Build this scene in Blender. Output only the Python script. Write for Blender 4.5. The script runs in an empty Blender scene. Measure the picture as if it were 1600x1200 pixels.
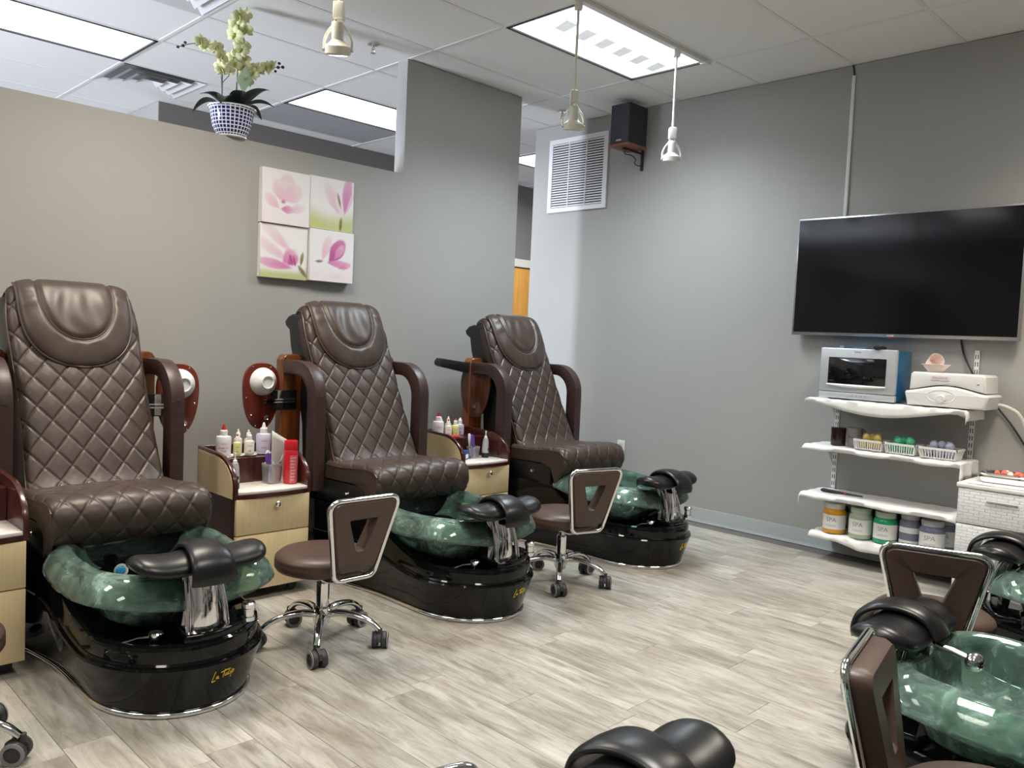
import bpy, bmesh, math, random
from mathutils import Vector, Matrix, Quaternion
random.seed(7)
PI = math.pi
D = bpy.data
SC = bpy.context.scene
COL = SC.collection

# ------------------------------------------------------------------ camera, world, lamps, exposure
CAM_H = 1.245
FPX, YAW, PITCH, ROLL = 1284.8, math.radians(45.0586), math.radians(-3.1104), math.radians(2.5882)
fw = Vector((math.cos(PITCH)*math.cos(YAW), math.cos(PITCH)*math.sin(YAW), math.sin(PITCH)))
rt = fw.cross(Vector((0, 0, 1))).normalized(); up = rt.cross(fw)
r2 = rt*math.cos(ROLL)+up*math.sin(ROLL); u2 = -rt*math.sin(ROLL)+up*math.cos(ROLL)
cd = D.cameras.new('camera'); cam = D.objects.new('camera', cd); COL.objects.link(cam)
cam.matrix_world = Matrix(((r2.x, u2.x, -fw.x, 0), (r2.y, u2.y, -fw.y, 0), (r2.z, u2.z, -fw.z, CAM_H), (0, 0, 0, 1)))
cd.sensor_fit = 'HORIZONTAL'; cd.sensor_width = 36; cd.lens = FPX/1600*36; cd.clip_start = 0.03
SC.camera = cam

wd = D.worlds.new('world'); SC.world = wd; wd.use_nodes = True
wd.node_tree.nodes['Background'].inputs[0].default_value = (0.62, 0.74, 1.0, 1)
wd.node_tree.nodes['Background'].inputs[1].default_value = 1.0

def area(name, loc, sx, sy, power, col, spread=180, rot=(0, 0, 0)):
    l = D.lights.new(name, 'AREA'); l.shape = 'RECTANGLE'; l.size = sx; l.size_y = sy
    l.energy = power; l.color = col; l.spread = math.radians(spread)
    o = D.objects.new(name, l); COL.objects.link(o); o.location = loc; o.rotation_euler = rot
    return o
COOL = (0.84, 0.94, 1.0); WARM = (1.0, 0.88, 0.72); NEUT = (1.0, 0.97, 0.92)
# ceiling grid: cell edges
GX0, GPX = 4.516, 1.203
GY0, GPY = 2.251, 0.6315
CEIL = 3.03
def gx(k): return GX0 - k*GPX
def gy(k): return GY0 + k*GPY
# (column k: cell gx(k+1)..gx(k), row j: cell gy(j)..gy(j+1), power, colour, spread)
TROFFERS = [(0, 1, 43, COOL, 132), (2, 1, 41, WARM, 136), (4, 1, 30, WARM, 125),
            (0, -3, 38, WARM, 116), (2, -3, 34, NEUT, 116), (4, -3, 30, WARM, 120),
            (0, 5, 44, COOL, 165), (2, 5, 44, NEUT, 165), (4, 5, 44, COOL, 165), (-2, 5, 44, COOL, 165)]
for k, j, p, c, s in TROFFERS:
    area('troffer_lamp', ((gx(k)+gx(k+1))/2, (gy(j)+gy(j+1))/2, CEIL-0.012), 1.10, 0.54, p, c, s)
# daylight at the shop window of the room behind the half wall
area('window_daylight', (-2.96, 5.25, 1.3), 1.75, 0.9, 380, (0.80, 0.86, 1.0), 170, (0, -PI/2, 0))

SC.view_settings.view_transform = 'Standard'
SC.view_settings.look = 'None'
SC.view_settings.gamma = 1
SC.view_settings.use_curve_mapping = False
SC.view_settings.exposure = 0.0

# ------------------------------------------------------------------ materials
MATS = {}
def nodemat(name):
    m = D.materials.new(name); m.use_nodes = True
    nt = m.node_tree
    return m, nt, nt.nodes['Principled BSDF']
def N(nt, typ, **kw):
    n = nt.nodes.new(typ)
    for k, v in kw.items():
        if k.startswith('i_'):
            key = k[2:]
            n.inputs[int(key) if key.isdigit() else key].default_value = v
        else: setattr(n, k, v)
    return n
def ramp(nt, stops):
    n = nt.nodes.new('ShaderNodeValToRGB'); cr = n.color_ramp
    while len(cr.elements) < len(stops): cr.elements.new(0.5)
    for e, (p, c) in zip(cr.elements, stops):
        e.position = p; e.color = (c[0], c[1], c[2], 1)
    return n
def pm(name, col, rough=0.5, metal=0.0, spec=0.5, coat=0.0, noise=None, bump=None, trans=0.0, emis=None):
    """noise=(scale, amount[, stretch xyz]) varies the colour; bump=(scale, strength)"""
    m, nt, b = nodemat(name)
    b.inputs['Base Color'].default_value = (*col, 1); b.inputs['Roughness'].default_value = rough
    b.inputs['Metallic'].default_value = metal; b.inputs['Specular IOR Level'].default_value = spec
    b.inputs['Coat Weight'].default_value = coat; b.inputs['Transmission Weight'].default_value = trans
    if coat: b.inputs['Coat Roughness'].default_value = 0.06
    if emis:
        b.inputs['Emission Color'].default_value = (*emis[0], 1); b.inputs['Emission Strength'].default_value = emis[1]
    if noise or bump:
        tc = N(nt, 'ShaderNodeTexCoord'); mp = N(nt, 'ShaderNodeMapping')
        nt.links.new(tc.outputs['Object'], mp.inputs[0])
    if noise:
        if len(noise) > 2: mp.inputs['Scale'].default_value = noise[2]
        tx = N(nt, 'ShaderNodeTexNoise', i_Scale=noise[0], i_Detail=5.0, i_Roughness=0.6)
        nt.links.new(mp.outputs[0], tx.inputs['Vector'])
        a = noise[1]
        rp = ramp(nt, [(0.3, [max(0, c*(1-a)) for c in col]), (0.7, [min(1, c*(1+a)) for c in col])])
        nt.links.new(tx.outputs[0], rp.inputs[0]); nt.links.new(rp.outputs[0], b.inputs['Base Color'])
    if bump:
        t2 = N(nt, 'ShaderNodeTexNoise', i_Scale=bump[0], i_Detail=4.0)
        nt.links.new(tc.outputs['Object'], t2.inputs['Vector'])
        bp = N(nt, 'ShaderNodeBump', i_Strength=bump[1], i_Distance=0.002)
        nt.links.new(t2.outputs[0], bp.inputs['Height']); nt.links.new(bp.outputs[0], b.inputs['Normal'])
    MATS[name] = m
    return m
pm('wall', (0.375, 0.372, 0.355), 0.75, bump=(220, 0.12), noise=(1.2, 0.03))
pm('wall_taupe', (0.17, 0.155, 0.145), 0.8, bump=(220, 0.1))
pm('tile', (0.87, 0.87, 0.86), 0.9, bump=(320, 0.5), noise=(160, 0.06))
pm('tile_grey', (0.40, 0.41, 0.43), 0.9, bump=(320, 0.5))
pm('gridbar', (0.80, 0.80, 0.79), 0.5)
pm('slab', (0.13, 0.12, 0.11), 0.8, noise=(30, 0.1))
pm('ceiling_void', (0.05, 0.05, 0.05), 0.9)
pm('vinyl_base', (0.36, 0.39, 0.39), 0.4)
pm('door_wood', (0.60, 0.27, 0.05), 0.4, noise=(6, 0.15, (6, 6, 0.5)))
pm('cream_trim', (0.62, 0.58, 0.48), 0.5)
pm('leather', (0.050, 0.033, 0.026), 0.40, spec=0.45, bump=(420, 0.18), noise=(9, 0.12))
pm('leather_pipe', (0.060, 0.043, 0.036), 0.38)
pm('stool_leather', (0.062, 0.036, 0.026), 0.42, bump=(380, 0.12))
pm('black_gloss', (0.004, 0.004, 0.0045), 0.06, spec=0.32)
pm('black_plastic', (0.012, 0.012, 0.013), 0.38)
pm('black_vinyl', (0.007, 0.0073, 0.0085), 0.33, spec=0.42)
pm('chrome', (0.80, 0.80, 0.81), 0.07, metal=1.0)
pm('steel', (0.55, 0.55, 0.55), 0.25, metal=1.0)
pm('arm_wood', (0.046, 0.024, 0.022), 0.42, noise=(14, 0.3, (1, 1, 12)))
pm('mahogany', (0.052, 0.011, 0.009), 0.25, coat=0.3, noise=(8, 0.35, (8, 8, 1)))
pm('tray_wood', (0.13, 0.018, 0.010), 0.2, coat=0.5, noise=(6, 0.18))
pm('tray_wood_dark', (0.075, 0.026, 0.013), 0.22, coat=0.4, noise=(10, 0.4, (4, 4, 0.6)))
pm('post_wood', (0.155, 0.046, 0.012), 0.25, coat=0.4, noise=(9, 0.4, (5, 5, 0.5)))
pm('maple', (0.66, 0.53, 0.31), 0.38, noise=(7, 0.07, (16, 16, 1)))
pm('marble', (0.74, 0.70, 0.66), 0.2, noise=(26, 0.12))
pm('white_plastic', (0.78, 0.78, 0.76), 0.3)
pm('white_paint', (0.78, 0.78, 0.77), 0.45)
pm('offwhite', (0.72, 0.71, 0.62), 0.4)
pm('towel', (0.84, 0.84, 0.83), 0.95, bump=(300, 0.6))
pm('paper', (0.82, 0.82, 0.80), 0.8)
pm('red_plastic', (0.52, 0.012, 0.022), 0.3)
pm('red_label', (0.62, 0.13, 0.15), 0.4)
pm('red_print', (0.55, 0.03, 0.06), 0.6)
pm('pink_print', (0.60, 0.30, 0.42), 0.6)
pm('grey_print', (0.35, 0.35, 0.37), 0.6)
pm('yellow_print', (0.75, 0.55, 0.02), 0.5)
pm('bottle_white', (0.76, 0.74, 0.78), 0.3)
pm('bottle_lilac', (0.62, 0.58, 0.74), 0.3)
pm('bottle_yellow', (0.70, 0.72, 0.32), 0.3)
pm('bottle_cream', (0.78, 0.75, 0.64), 0.3)
pm('purple', (0.10, 0.045, 0.28), 0.4)
pm('blue_plastic', (0.03, 0.06, 0.22), 0.35)
pm('blue_glossy', (0.015, 0.12, 0.26), 0.12)
pm('blue_film', (0.03, 0.26, 0.55), 0.3)
pm('grey_plastic', (0.40, 0.40, 0.41), 0.35)
pm('silver_paint', (0.52, 0.55, 0.58), 0.35, metal=0.3)
pm('tv_bezel', (0.42, 0.42, 0.43), 0.25, metal=0.7)
pm('screen', (0.003, 0.003, 0.0035), 0.09, spec=0.35)
pm('oven_glass', (0.006, 0.006, 0.007), 0.04, spec=0.7)
pm('caster_rubber', (0.035, 0.035, 0.037), 0.5)
pm('caster_ring', (0.22, 0.22, 0.22), 0.5)
pm('speaker_cloth', (0.045, 0.047, 0.06), 0.95, bump=(900, 0.5))
pm('speaker_wood', (0.19, 0.065, 0.035), 0.45, noise=(10, 0.2, (1, 8, 8)))
pm('grille_white', (0.76, 0.76, 0.78), 0.4)
pm('grille_dark', (0.015, 0.015, 0.017), 0.8)
pm('lamp_frame', (0.03, 0.03, 0.032), 0.5)
pm('lens', (0.85, 0.87, 0.9), 0.5, emis=((0.93, 0.97, 1.0), 3.2))
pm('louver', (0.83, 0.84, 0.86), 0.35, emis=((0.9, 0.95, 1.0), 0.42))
pm('leaf', (0.016, 0.028, 0.016), 0.35)
pm('stem', (0.10, 0.095, 0.05), 0.6)
pm('petal', (0.66, 0.68, 0.36), 0.6, noise=(30, 0.12))
pm('petal_heart', (0.42, 0.44, 0.10), 0.6)
pm('bud', (0.05, 0.045, 0.03), 0.5)
pm('note', (0.60, 0.78, 0.56), 0.8)
pm('canvas', (0.80, 0.79, 0.79), 0.8)
pm('pink_paper', (0.86, 0.72, 0.67), 0.8)
pm('dark_jar', (0.022, 0.008, 0.008), 0.2)
pm('grey_cup', (0.26, 0.25, 0.24), 0.4)
pm('cable_black', (0.02, 0.017, 0.015), 0.5)
pm('cable_white', (0.72, 0.70, 0.64), 0.5)
pm('coral', (0.80, 0.16, 0.10), 0.5)
pm('blinds', (0.7, 0.75, 0.8), 0.5)

def alphamat(name, col, a, rough=0.05, noise=None, ior=1.45, thick=None):
    """tinted see-through resin or plastic: part clear, part scattering, with a glossy skin"""
    m, nt, b = nodemat(name)
    nt.nodes.remove(b); out = nt.nodes['Material Output']
    tr = N(nt, 'ShaderNodeBsdfTransparent'); df = N(nt, 'ShaderNodeBsdfDiffuse'); gl = N(nt, 'ShaderNodeBsdfGlossy', i_Roughness=rough)
    m1 = N(nt, 'ShaderNodeMixShader'); m2 = N(nt, 'ShaderNodeMixShader'); fr = N(nt, 'ShaderNodeFresnel', i_IOR=ior)
    tr.inputs[0].default_value = (*[min(1, c*1.5+0.30) for c in col], 1); df.inputs[0].default_value = (*col, 1); m1.inputs[0].default_value = a
    if noise:
        tc = N(nt, 'ShaderNodeTexCoord')
        tx = N(nt, 'ShaderNodeTexNoise', i_Scale=noise[0], i_Detail=7.0, i_Roughness=0.7, i_Distortion=1.2)
        nt.links.new(tc.outputs['Object'], tx.inputs['Vector'])
        rp = ramp(nt, [(0.32, [c*0.55 for c in col]), (0.52, col), (0.72, [min(1, c*1.9+0.12) for c in col])])
        nt.links.new(tx.outputs[0], rp.inputs[0]); nt.links.new(rp.outputs[0], df.inputs[0])
        mr = N(nt, 'ShaderNodeMapRange', i_1=0.3, i_2=0.7, i_3=a-0.14, i_4=a+0.14)
        nt.links.new(tx.outputs[0], mr.inputs[0]); nt.links.new(mr.outputs[0], m1.inputs[0])
        if thick:      # opacity raised low down, as for thicker resin, to brighten the shaded hull
            sz = N(nt, 'ShaderNodeSeparateXYZ'); nt.links.new(tc.outputs['Object'], sz.inputs[0])
            m3 = N(nt, 'ShaderNodeMapRange', i_1=thick[0], i_2=thick[1], i_3=thick[2], i_4=0.0); nt.links.new(sz.outputs[2], m3.inputs[0])
            ad = N(nt, 'ShaderNodeMath', operation='ADD', use_clamp=True); nt.links.new(mr.outputs[0], ad.inputs[0]); nt.links.new(m3.outputs[0], ad.inputs[1])
            nt.links.new(ad.outputs[0], m1.inputs[0])
    nt.links.new(tr.outputs[0], m1.inputs[1]); nt.links.new(df.outputs[0], m1.inputs[2])
    nt.links.new(fr.outputs[0], m2.inputs[0]); nt.links.new(m1.outputs[0], m2.inputs[1]); nt.links.new(gl.outputs[0], m2.inputs[2])
    nt.links.new(m2.outputs[0], out.inputs[0])
    MATS[name] = m
alphamat('bowl_glass', (0.22, 0.35, 0.295), 0.35, 0.04, (9,), thick=(0.25, 0.345, 0.34))
alphamat('clear_plastic', (0.75, 0.78, 0.78), 0.22, 0.05)
alphamat('pouch_film', (0.80, 0.80, 0.76), 0.72, 0.25)
alphamat('ball_yellow', (0.80, 0.62, 0.18), 0.6, 0.08)
alphamat('ball_green', (0.12, 0.62, 0.34), 0.6, 0.08)
alphamat('ball_lilac', (0.55, 0.55, 0.72), 0.55, 0.08)
alphamat('gel_orange', (0.80, 0.38, 0.03), 0.92, 0.06)
alphamat('gel_pale', (0.50, 0.60, 0.46), 0.85, 0.06)
alphamat('gel_green', (0.03, 0.42, 0.20), 0.9, 0.06)
alphamat('gel_lilac', (0.24, 0.25, 0.36), 0.85, 0.06)
alphamat('pane', (0.75, 0.85, 0.95), 0.08, 0.03)

def plankmat():
    m, nt, b = nodemat('plank')
    tc = N(nt, 'ShaderNodeTexCoord'); oi = N(nt, 'ShaderNodeObjectInfo')
    mul = N(nt, 'ShaderNodeMath', operation='MULTIPLY', i_1=57.0); nt.links.new(oi.outputs['Random'], mul.inputs[0])
    cx = N(nt, 'ShaderNodeCombineXYZ'); nt.links.new(mul.outputs[0], cx.inputs[0]); nt.links.new(mul.outputs[0], cx.inputs[1])
    add = N(nt, 'ShaderNodeVectorMath', operation='ADD'); nt.links.new(tc.outputs['Object'], add.inputs[0]); nt.links.new(cx.outputs[0], add.inputs[1])
    mp = N(nt, 'ShaderNodeMapping'); mp.inputs['Scale'].default_value = (1.0, 0.16, 1.0); nt.links.new(add.outputs[0], mp.inputs[0])
    n1 = N(nt, 'ShaderNodeTexNoise', i_Scale=26.0, i_Detail=8.0, i_Roughness=0.68, i_Distortion=0.9); nt.links.new(mp.outputs[0], n1.inputs['Vector'])
    mp2 = N(nt, 'ShaderNodeMapping'); mp2.inputs['Scale'].default_value = (1.0, 0.4, 1.0); nt.links.new(add.outputs[0], mp2.inputs[0])
    n2 = N(nt, 'ShaderNodeTexNoise', i_Scale=5.5, i_Detail=4.0, i_Roughness=0.6); nt.links.new(mp2.outputs[0], n2.inputs['Vector'])
    r1 = ramp(nt, [(0.28, (0.195, 0.182, 0.162)), (0.46, (0.345, 0.333, 0.309)), (0.58, (0.430, 0.423, 0.402)), (0.74, (0.53, 0.53, 0.517))])
    nt.links.new(n1.outputs[0], r1.inputs[0])
    r2_ = ramp(nt, [(0.32, (0.70, 0.66, 0.60)), (0.55, (1.0, 0.99, 0.97)), (0.75, (1.12, 1.12, 1.12))]); nt.links.new(n2.outputs[0], r2_.inputs[0])
    mx = N(nt, 'ShaderNodeMix', data_type='RGBA', blend_type='MULTIPLY'); mx.inputs[0].default_value = 1.0
    nt.links.new(r1.outputs[0], mx.inputs[6]); nt.links.new(r2_.outputs[0], mx.inputs[7])
    r3 = ramp(nt, [(0.0, (0.86, 0.85, 0.83)), (0.5, (1.0, 0.99, 0.97)), (1.0, (1.10, 1.09, 1.07))]); nt.links.new(oi.outputs['Random'], r3.inputs[0])
    mx2 = N(nt, 'ShaderNodeMix', data_type='RGBA', blend_type='MULTIPLY'); mx2.inputs[0].default_value = 1.0
    nt.links.new(mx.outputs[2], mx2.inputs[6]); nt.links.new(r3.outputs[0], mx2.inputs[7])
    nt.links.new(mx2.outputs[2], b.inputs['Base Color'])
    b.inputs['Roughness'].default_value = 0.42; b.inputs['Specular IOR Level'].default_value = 0.4
    bp = N(nt, 'ShaderNodeBump', i_Strength=0.12, i_Distance=0.001); nt.links.new(n1.outputs[0], bp.inputs['Height']); nt.links.new(bp.outputs[0], b.inputs['Normal'])
    MATS['plank'] = m
plankmat()
def potmat():
    m, nt, b = nodemat('pot_glaze')
    tc = N(nt, 'ShaderNodeTexCoord'); sp = N(nt, 'ShaderNodeSeparateXYZ'); nt.links.new(tc.outputs['Object'], sp.inputs[0])
    at = N(nt, 'ShaderNodeMath', operation='ARCTAN2'); nt.links.new(sp.outputs[1], at.inputs[0]); nt.links.new(sp.outputs[0], at.inputs[1])
    def wave(src, k):
        a = N(nt, 'ShaderNodeMath', operation='MULTIPLY', i_1=k); nt.links.new(src, a.inputs[0])
        s = N(nt, 'ShaderNodeMath', operation='SINE'); nt.links.new(a.outputs[0], s.inputs[0])
        ab = N(nt, 'ShaderNodeMath', operation='ABSOLUTE'); nt.links.new(s.outputs[0], ab.inputs[0]); return ab.outputs[0]
    w1 = wave(at.outputs[0], 15.0); w2 = wave(sp.outputs[2], 165.0)
    mn = N(nt, 'ShaderNodeMath', operation='MINIMUM'); nt.links.new(w1, mn.inputs[0]); nt.links.new(w2, mn.inputs[1])
    rp = ramp(nt, [(0.38, (0.80, 0.82, 0.86)), (0.44, (0.012, 0.018, 0.16))]); nt.links.new(mn.outputs[0], rp.inputs[0])
    nt.links.new(rp.outputs[0], b.inputs['Base Color']); b.inputs['Roughness'].default_value = 0.12
    MATS['pot_glaze'] = m
potmat()
def weavemat():
    m, nt, b = nodemat('weave')
    b.inputs['Base Color'].default_value = (0.76, 0.77, 0.79, 1); b.inputs['Roughness'].default_value = 0.4
    tc = N(nt, 'ShaderNodeTexCoord'); mp = N(nt, 'ShaderNodeMapping'); mp.inputs['Rotation'].default_value = (0, -PI/2, 0)
    sp = N(nt, 'ShaderNodeSeparateXYZ'); nt.links.new(tc.outputs['Object'], sp.inputs[0])
    cb = N(nt, 'ShaderNodeCombineXYZ'); nt.links.new(sp.outputs[1], cb.inputs[0]); nt.links.new(sp.outputs[2], cb.inputs[1])
    br = N(nt, 'ShaderNodeTexBrick', i_Scale=1.0); br.inputs['Mortar Size'].default_value = 0.002; br.inputs['Mortar Smooth'].default_value = 1.0
    br.inputs['Brick Width'].default_value = 0.05; br.inputs['Row Height'].default_value = 0.016
    nt.links.new(cb.outputs[0], br.inputs['Vector'])
    bp = N(nt, 'ShaderNodeBump', i_Strength=0.8, i_Distance=0.004, invert=True); nt.links.new(br.outputs['Fac'], bp.inputs['Height']); nt.links.new(bp.outputs[0], b.inputs['Normal'])
    MATS['weave'] = m
weavemat()
def vcolmat():
    m, nt, b = nodemat('print')
    a = N(nt, 'ShaderNodeAttribute', attribute_name='Col'); nt.links.new(a.outputs['Color'], b.inputs['Base Color'])
    b.inputs['Roughness'].default_value = 0.7
    MATS['print'] = m
vcolmat()

# ------------------------------------------------------------------ mesh helpers
class MB:
    def __init__(s): s.v = []; s.f = []
    def add(s, vs, fs, M=None):
        o = len(s.v)
        s.v += [tuple(M @ Vector(p)) if M else tuple(p) for p in vs]
        s.f += [tuple(i+o for i in f) for f in fs]
        return s
    def bm(s, b, M=None):
        b.verts.index_update()
        s.add([v.co.copy() for v in b.verts], [[v.index for v in f.verts] for f in b.faces], M); b.free(); return s
    def box(s, x0, x1, y0, y1, z0, z1, bev=0.0, seg=2, M=None):
        b = bmesh.new(); bmesh.ops.create_cube(b, size=1)
        for v in b.verts: v.co = Vector(((x0+x1)/2+v.co.x*(x1-x0), (y0+y1)/2+v.co.y*(y1-y0), (z0+z1)/2+v.co.z*(z1-z0)))
        if bev: bmesh.ops.bevel(b, geom=b.edges[:], offset=bev, segments=seg, profile=0.5, affect='EDGES')
        return s.bm(b, M)
    def lathe(s, prof, seg=24, M=None):
        vs = []; fs = []; idx = []
        for r, z in prof:
            if r < 1e-6: idx.append([len(vs)]); vs.append((0, 0, z))
            else:
                idx.append(list(range(len(vs), len(vs)+seg)))
                vs += [(r*math.cos(2*PI*i/seg), r*math.sin(2*PI*i/seg), z) for i in range(seg)]
        for a, b in zip(idx, idx[1:]):
            for i in range(seg):
                j = (i+1) % seg
                if len(a) == 1 and len(b) == 1: continue
                if len(a) == 1: fs.append((a[0], b[j], b[i])[::-1])
                elif len(b) == 1: fs.append((a[i], a[j], b[0]))
                else: fs.append((a[i], a[j], b[j], b[i]))
        return s.add(vs, fs, M)
    def tube(s, path, r, seg=8, closed=False, flat=None, M=None):
        P = [Vector(p) for p in path]; n = len(P); vs = []; fs = []
        rr = r if isinstance(r, (list, tuple)) else [r]*n
        t0 = (P[1]-P[0]).normalized(); ref = Vector((0, 0, 1)) if abs(t0.z) < 0.9 else Vector((1, 0, 0))
        nrm = (ref - t0*ref.dot(t0)).normalized()
        for i in range(n):
            if closed: t = (P[(i+1) % n]-P[i-1]).normalized()
            else: t = (P[min(i+1, n-1)]-P[max(i-1, 0)]).normalized()
            nrm = (nrm - t*nrm.dot(t)).normalized(); bn = t.cross(nrm)
            for k in range(seg):
                a = 2*PI*k/seg
                vs.append(P[i]+nrm*(rr[i]*math.cos(a)*(flat or 1))+bn*(rr[i]*math.sin(a)))
        m = n if closed else n-1
        for i in range(m):
            j = (i+1) % n
            for k in range(seg):
                l = (k+1) % seg; fs.append((i*seg+k, i*seg+l, j*seg+l, j*seg+k))
        if not closed: fs.append(tuple(range(seg))[::-1]); fs.append(tuple((n-1)*seg+k for k in range(seg)))
        return s.add(vs, fs, M)
    def prism(s, poly, t0, t1, axes='yz', bev=0.0, seg=2, M=None):
        """poly of 2-D points in the plane `axes`, extruded t0..t1 along the remaining axis"""
        b = bmesh.new()
        def put(p, t):
            if axes == 'yz': return (t, p[0], p[1])
            if axes == 'xz': return (p[0], t, p[1])
            return (p[0], p[1], t)
        a = [b.verts.new(put(p, t0)) for p in poly]; c = [b.verts.new(put(p, t1)) for p in poly]
        n = len(poly); b.faces.new(a[::-1]); b.faces.new(c)
        for i in range(n): b.faces.new((a[i], a[(i+1) % n], c[(i+1) % n], c[i]))
        bmesh.ops.recalc_face_normals(b, faces=b.faces[:])
        if bev:
            caps = [e for e in b.edges if abs(put((0, 0), 1)[0]*(e.verts[0].co.x-e.verts[1].co.x)+put((0, 0), 1)[1]*(e.verts[0].co.y-e.verts[1].co.y)+put((0, 0), 1)[2]*(e.verts[0].co.z-e.verts[1].co.z)) < 1e-7]
            bmesh.ops.bevel(b, geom=caps, offset=bev, segments=seg, profile=0.5, affect='EDGES')
        return s.bm(b, M)
    def grid(s, fn, nu, nv, M=None, wrap=False):
        vs = [fn(i/nu, j/nv) for j in range(nv+1) for i in range(nu+(0 if wrap else 1))]
        w = nu if wrap else nu+1; fs = []
        for j in range(nv):
            for i in range(nu):
                k = (i+1) % w if wrap else i+1
                fs.append((j*w+i, j*w+k, (j+1)*w+k, (j+1)*w+i))
        return s.add(vs, fs, M)
    def sphere(s, c, r, seg=14, M=None, sc=(1, 1, 1)):
        b = bmesh.new(); bmesh.ops.create_uvsphere(b, u_segments=seg, v_segments=max(6, seg*2//3), radius=r)
        for v in b.verts: v.co = Vector((c[0]+v.co.x*sc[0], c[1]+v.co.y*sc[1], c[2]+v.co.z*sc[2]))
        return s.bm(b, M)
    def mesh(s, name, mat, ang=38, smooth=True):
        me = D.meshes.new(name); me.from_pydata([tuple(p) for p in s.v], [], s.f); me.validate()
        me.materials.append(MATS[mat])
        if smooth and ang:
            me.polygons.foreach_set('use_smooth', [True]*len(me.polygons)); me.set_sharp_from_angle(angle=math.radians(ang))
        me.update(); return me
    def obj(s, name, mat, parent=None, ang=38, loc=None, rot=None):
        return link(name, s.mesh(name, mat, ang), parent, loc, rot)
def link(name, me, parent=None, loc=None, rot=None):
    o = D.objects.new(name, me); COL.objects.link(o)
    if parent: o.parent = parent
    if loc: o.location = loc
    if rot: o.rotation_euler = rot
    return o
def tag(o, label, cat, group=None):
    o['label'] = label; o['category'] = cat
    if group: o['group'] = group
    return o
def thing(name, label, cat, loc=(0, 0, 0), rz=0, group=None):
    o = D.objects.new(name, None); COL.objects.link(o); o.location = loc; o.rotation_euler = (0, 0, rz); o.empty_display_size = 0.1
    return tag(o, label, cat, group)
def struct(o): o['kind'] = 'structure'; return o
def copy_tree(o, parent=None):
    c = o.copy(); COL.objects.link(c)
    if parent: c.parent = parent
    for ch in list(o.children): copy_tree(ch, c)
    return c
def T(x, y, z): return Matrix.Translation((x, y, z))
def R(a, ax): return Matrix.Rotation(a, 4, ax)
def sm(a, b, x):
    t = max(0, min(1, (x-a)/(b-a))); return t*t*(3-2*t)
def catmull(pts, n):
    """n+1 points evenly along a Catmull-Rom curve"""
    P = [Vector(p) for p in pts]; P = [2*P[0]-P[1]]+P+[2*P[-1]-P[-2]]; dense = []
    for i in range(1, len(P)-2):
        for k in range(24):
            t = k/24; a, b, c, d = P[i-1], P[i], P[i+1], P[i+2]
            dense.append(0.5*((2*b)+(c-a)*t+(2*a-5*b+4*c-d)*t*t+(3*b-a-3*c+d)*t**3))
    dense.append(P[-2]); L = [0]
    for a, b in zip(dense, dense[1:]): L.append(L[-1]+(b-a).length)
    out = []; j = 0
    for k in range(n+1):
        s = L[-1]*k/n
        while j < len(L)-2 and L[j+1] < s: j += 1
        f = (s-L[j])/max(1e-9, L[j+1]-L[j]); out.append(dense[j].lerp(dense[j+1], f))
    return out, L[-1]
def text_mesh(s, size, mat, extrude=0.0006, shear=0.0):
    c = D.curves.new('lettering', 'FONT'); c.body = s; c.size = size; c.extrude = extrude; c.align_x = 'CENTER'; c.align_y = 'CENTER'; c.shear = shear
    c.resolution_u = 3
    o = D.objects.new('lettering', c); COL.objects.link(o)
    bpy.context.view_layer.update()
    me = D.meshes.new_from_object(o.evaluated_get(bpy.context.evaluated_depsgraph_get()))
    D.objects.remove(o); me.materials.clear(); me.materials.append(MATS[mat]); return me

# ------------------------------------------------------------------ the room
XB = 5.10; YA = 4.39; YBACK = 6.85; XW = -3.0; YS = -1.05; XE = 8.2; YN = 9.2
fl = struct(MB().box(XW, XE, YS, YN, -0.05, -0.004).obj('floor', 'slab'))
PW, PL = 0.15, 0.92
plank = MB().box(-PW/2+0.0007, PW/2-0.0007, -PL/2+0.0007, PL/2-0.0007, -0.0045, 0, 0.0006, 1).mesh('plank', 'plank', None)
i = 0; x = -0.45+PW/2
while x+PW/2 < XB-0.005:
    off = (i*0.37+0.11*((i*7) % 5)) % PL
    y = -1.0-PL+off
    while y < YA+PL/2:
        if -0.3 < y+PL/2 and y+PL/2 < YA+0.45 and y > YS and not (x > 4.35 and False):
            link('plank', plank, fl, (x, y, 0))
        y += PL
    x += PW; i += 1

ce = struct(MB().box(XW, XE, YS, YN, CEIL+0.045, CEIL+0.08).obj('ceiling', 'ceiling_void'))
tile = MB().box(-GPX/2+0.009, GPX/2-0.009, -GPY/2+0.009, GPY/2-0.009, 0, 0.016, 0.003, 1).mesh('ceiling_tile', 'tile', None)
halft = MB().box(-GPX/4+0.009, GPX/4-0.009, -GPY/2+0.009, GPY/2-0.009, 0, 0.016, 0.003, 1).mesh('ceiling_tile', 'tile', None)
troff = {(k, j) for k, j, *_ in TROFFERS}
VENT = [(1, 6, 0.25), (2, 3, 0.75)]        # column, row, which half holds the diffuser (fraction from the low-x end)
RETURN = {(0, 6)}
ventc = {(k, j): f for k, j, f in VENT}
for k in range(-3, 6):
    for j in range(-6, 11):
        cx, cy = (gx(k)+gx(k+1))/2, (gy(j)+gy(j+1))/2
        if (k, j) in troff: continue
        if (k, j) in ventc:
            f = ventc[(k, j)]
            link('ceiling_tile', halft, ce, (gx(k+1)+GPX*(1-f), cy, CEIL+0.004)); continue
        dz = 0.004
        if (k, j) in RETURN:
            o = link('return_panel', tile.copy(), ce, (cx, cy, CEIL+dz)); o.data.materials[0] = MATS['tile_grey']; o['label'] = 'grey perforated ceiling panel'; continue
        link('ceiling_tile', tile, ce, (cx, cy, CEIL+dz))
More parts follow.
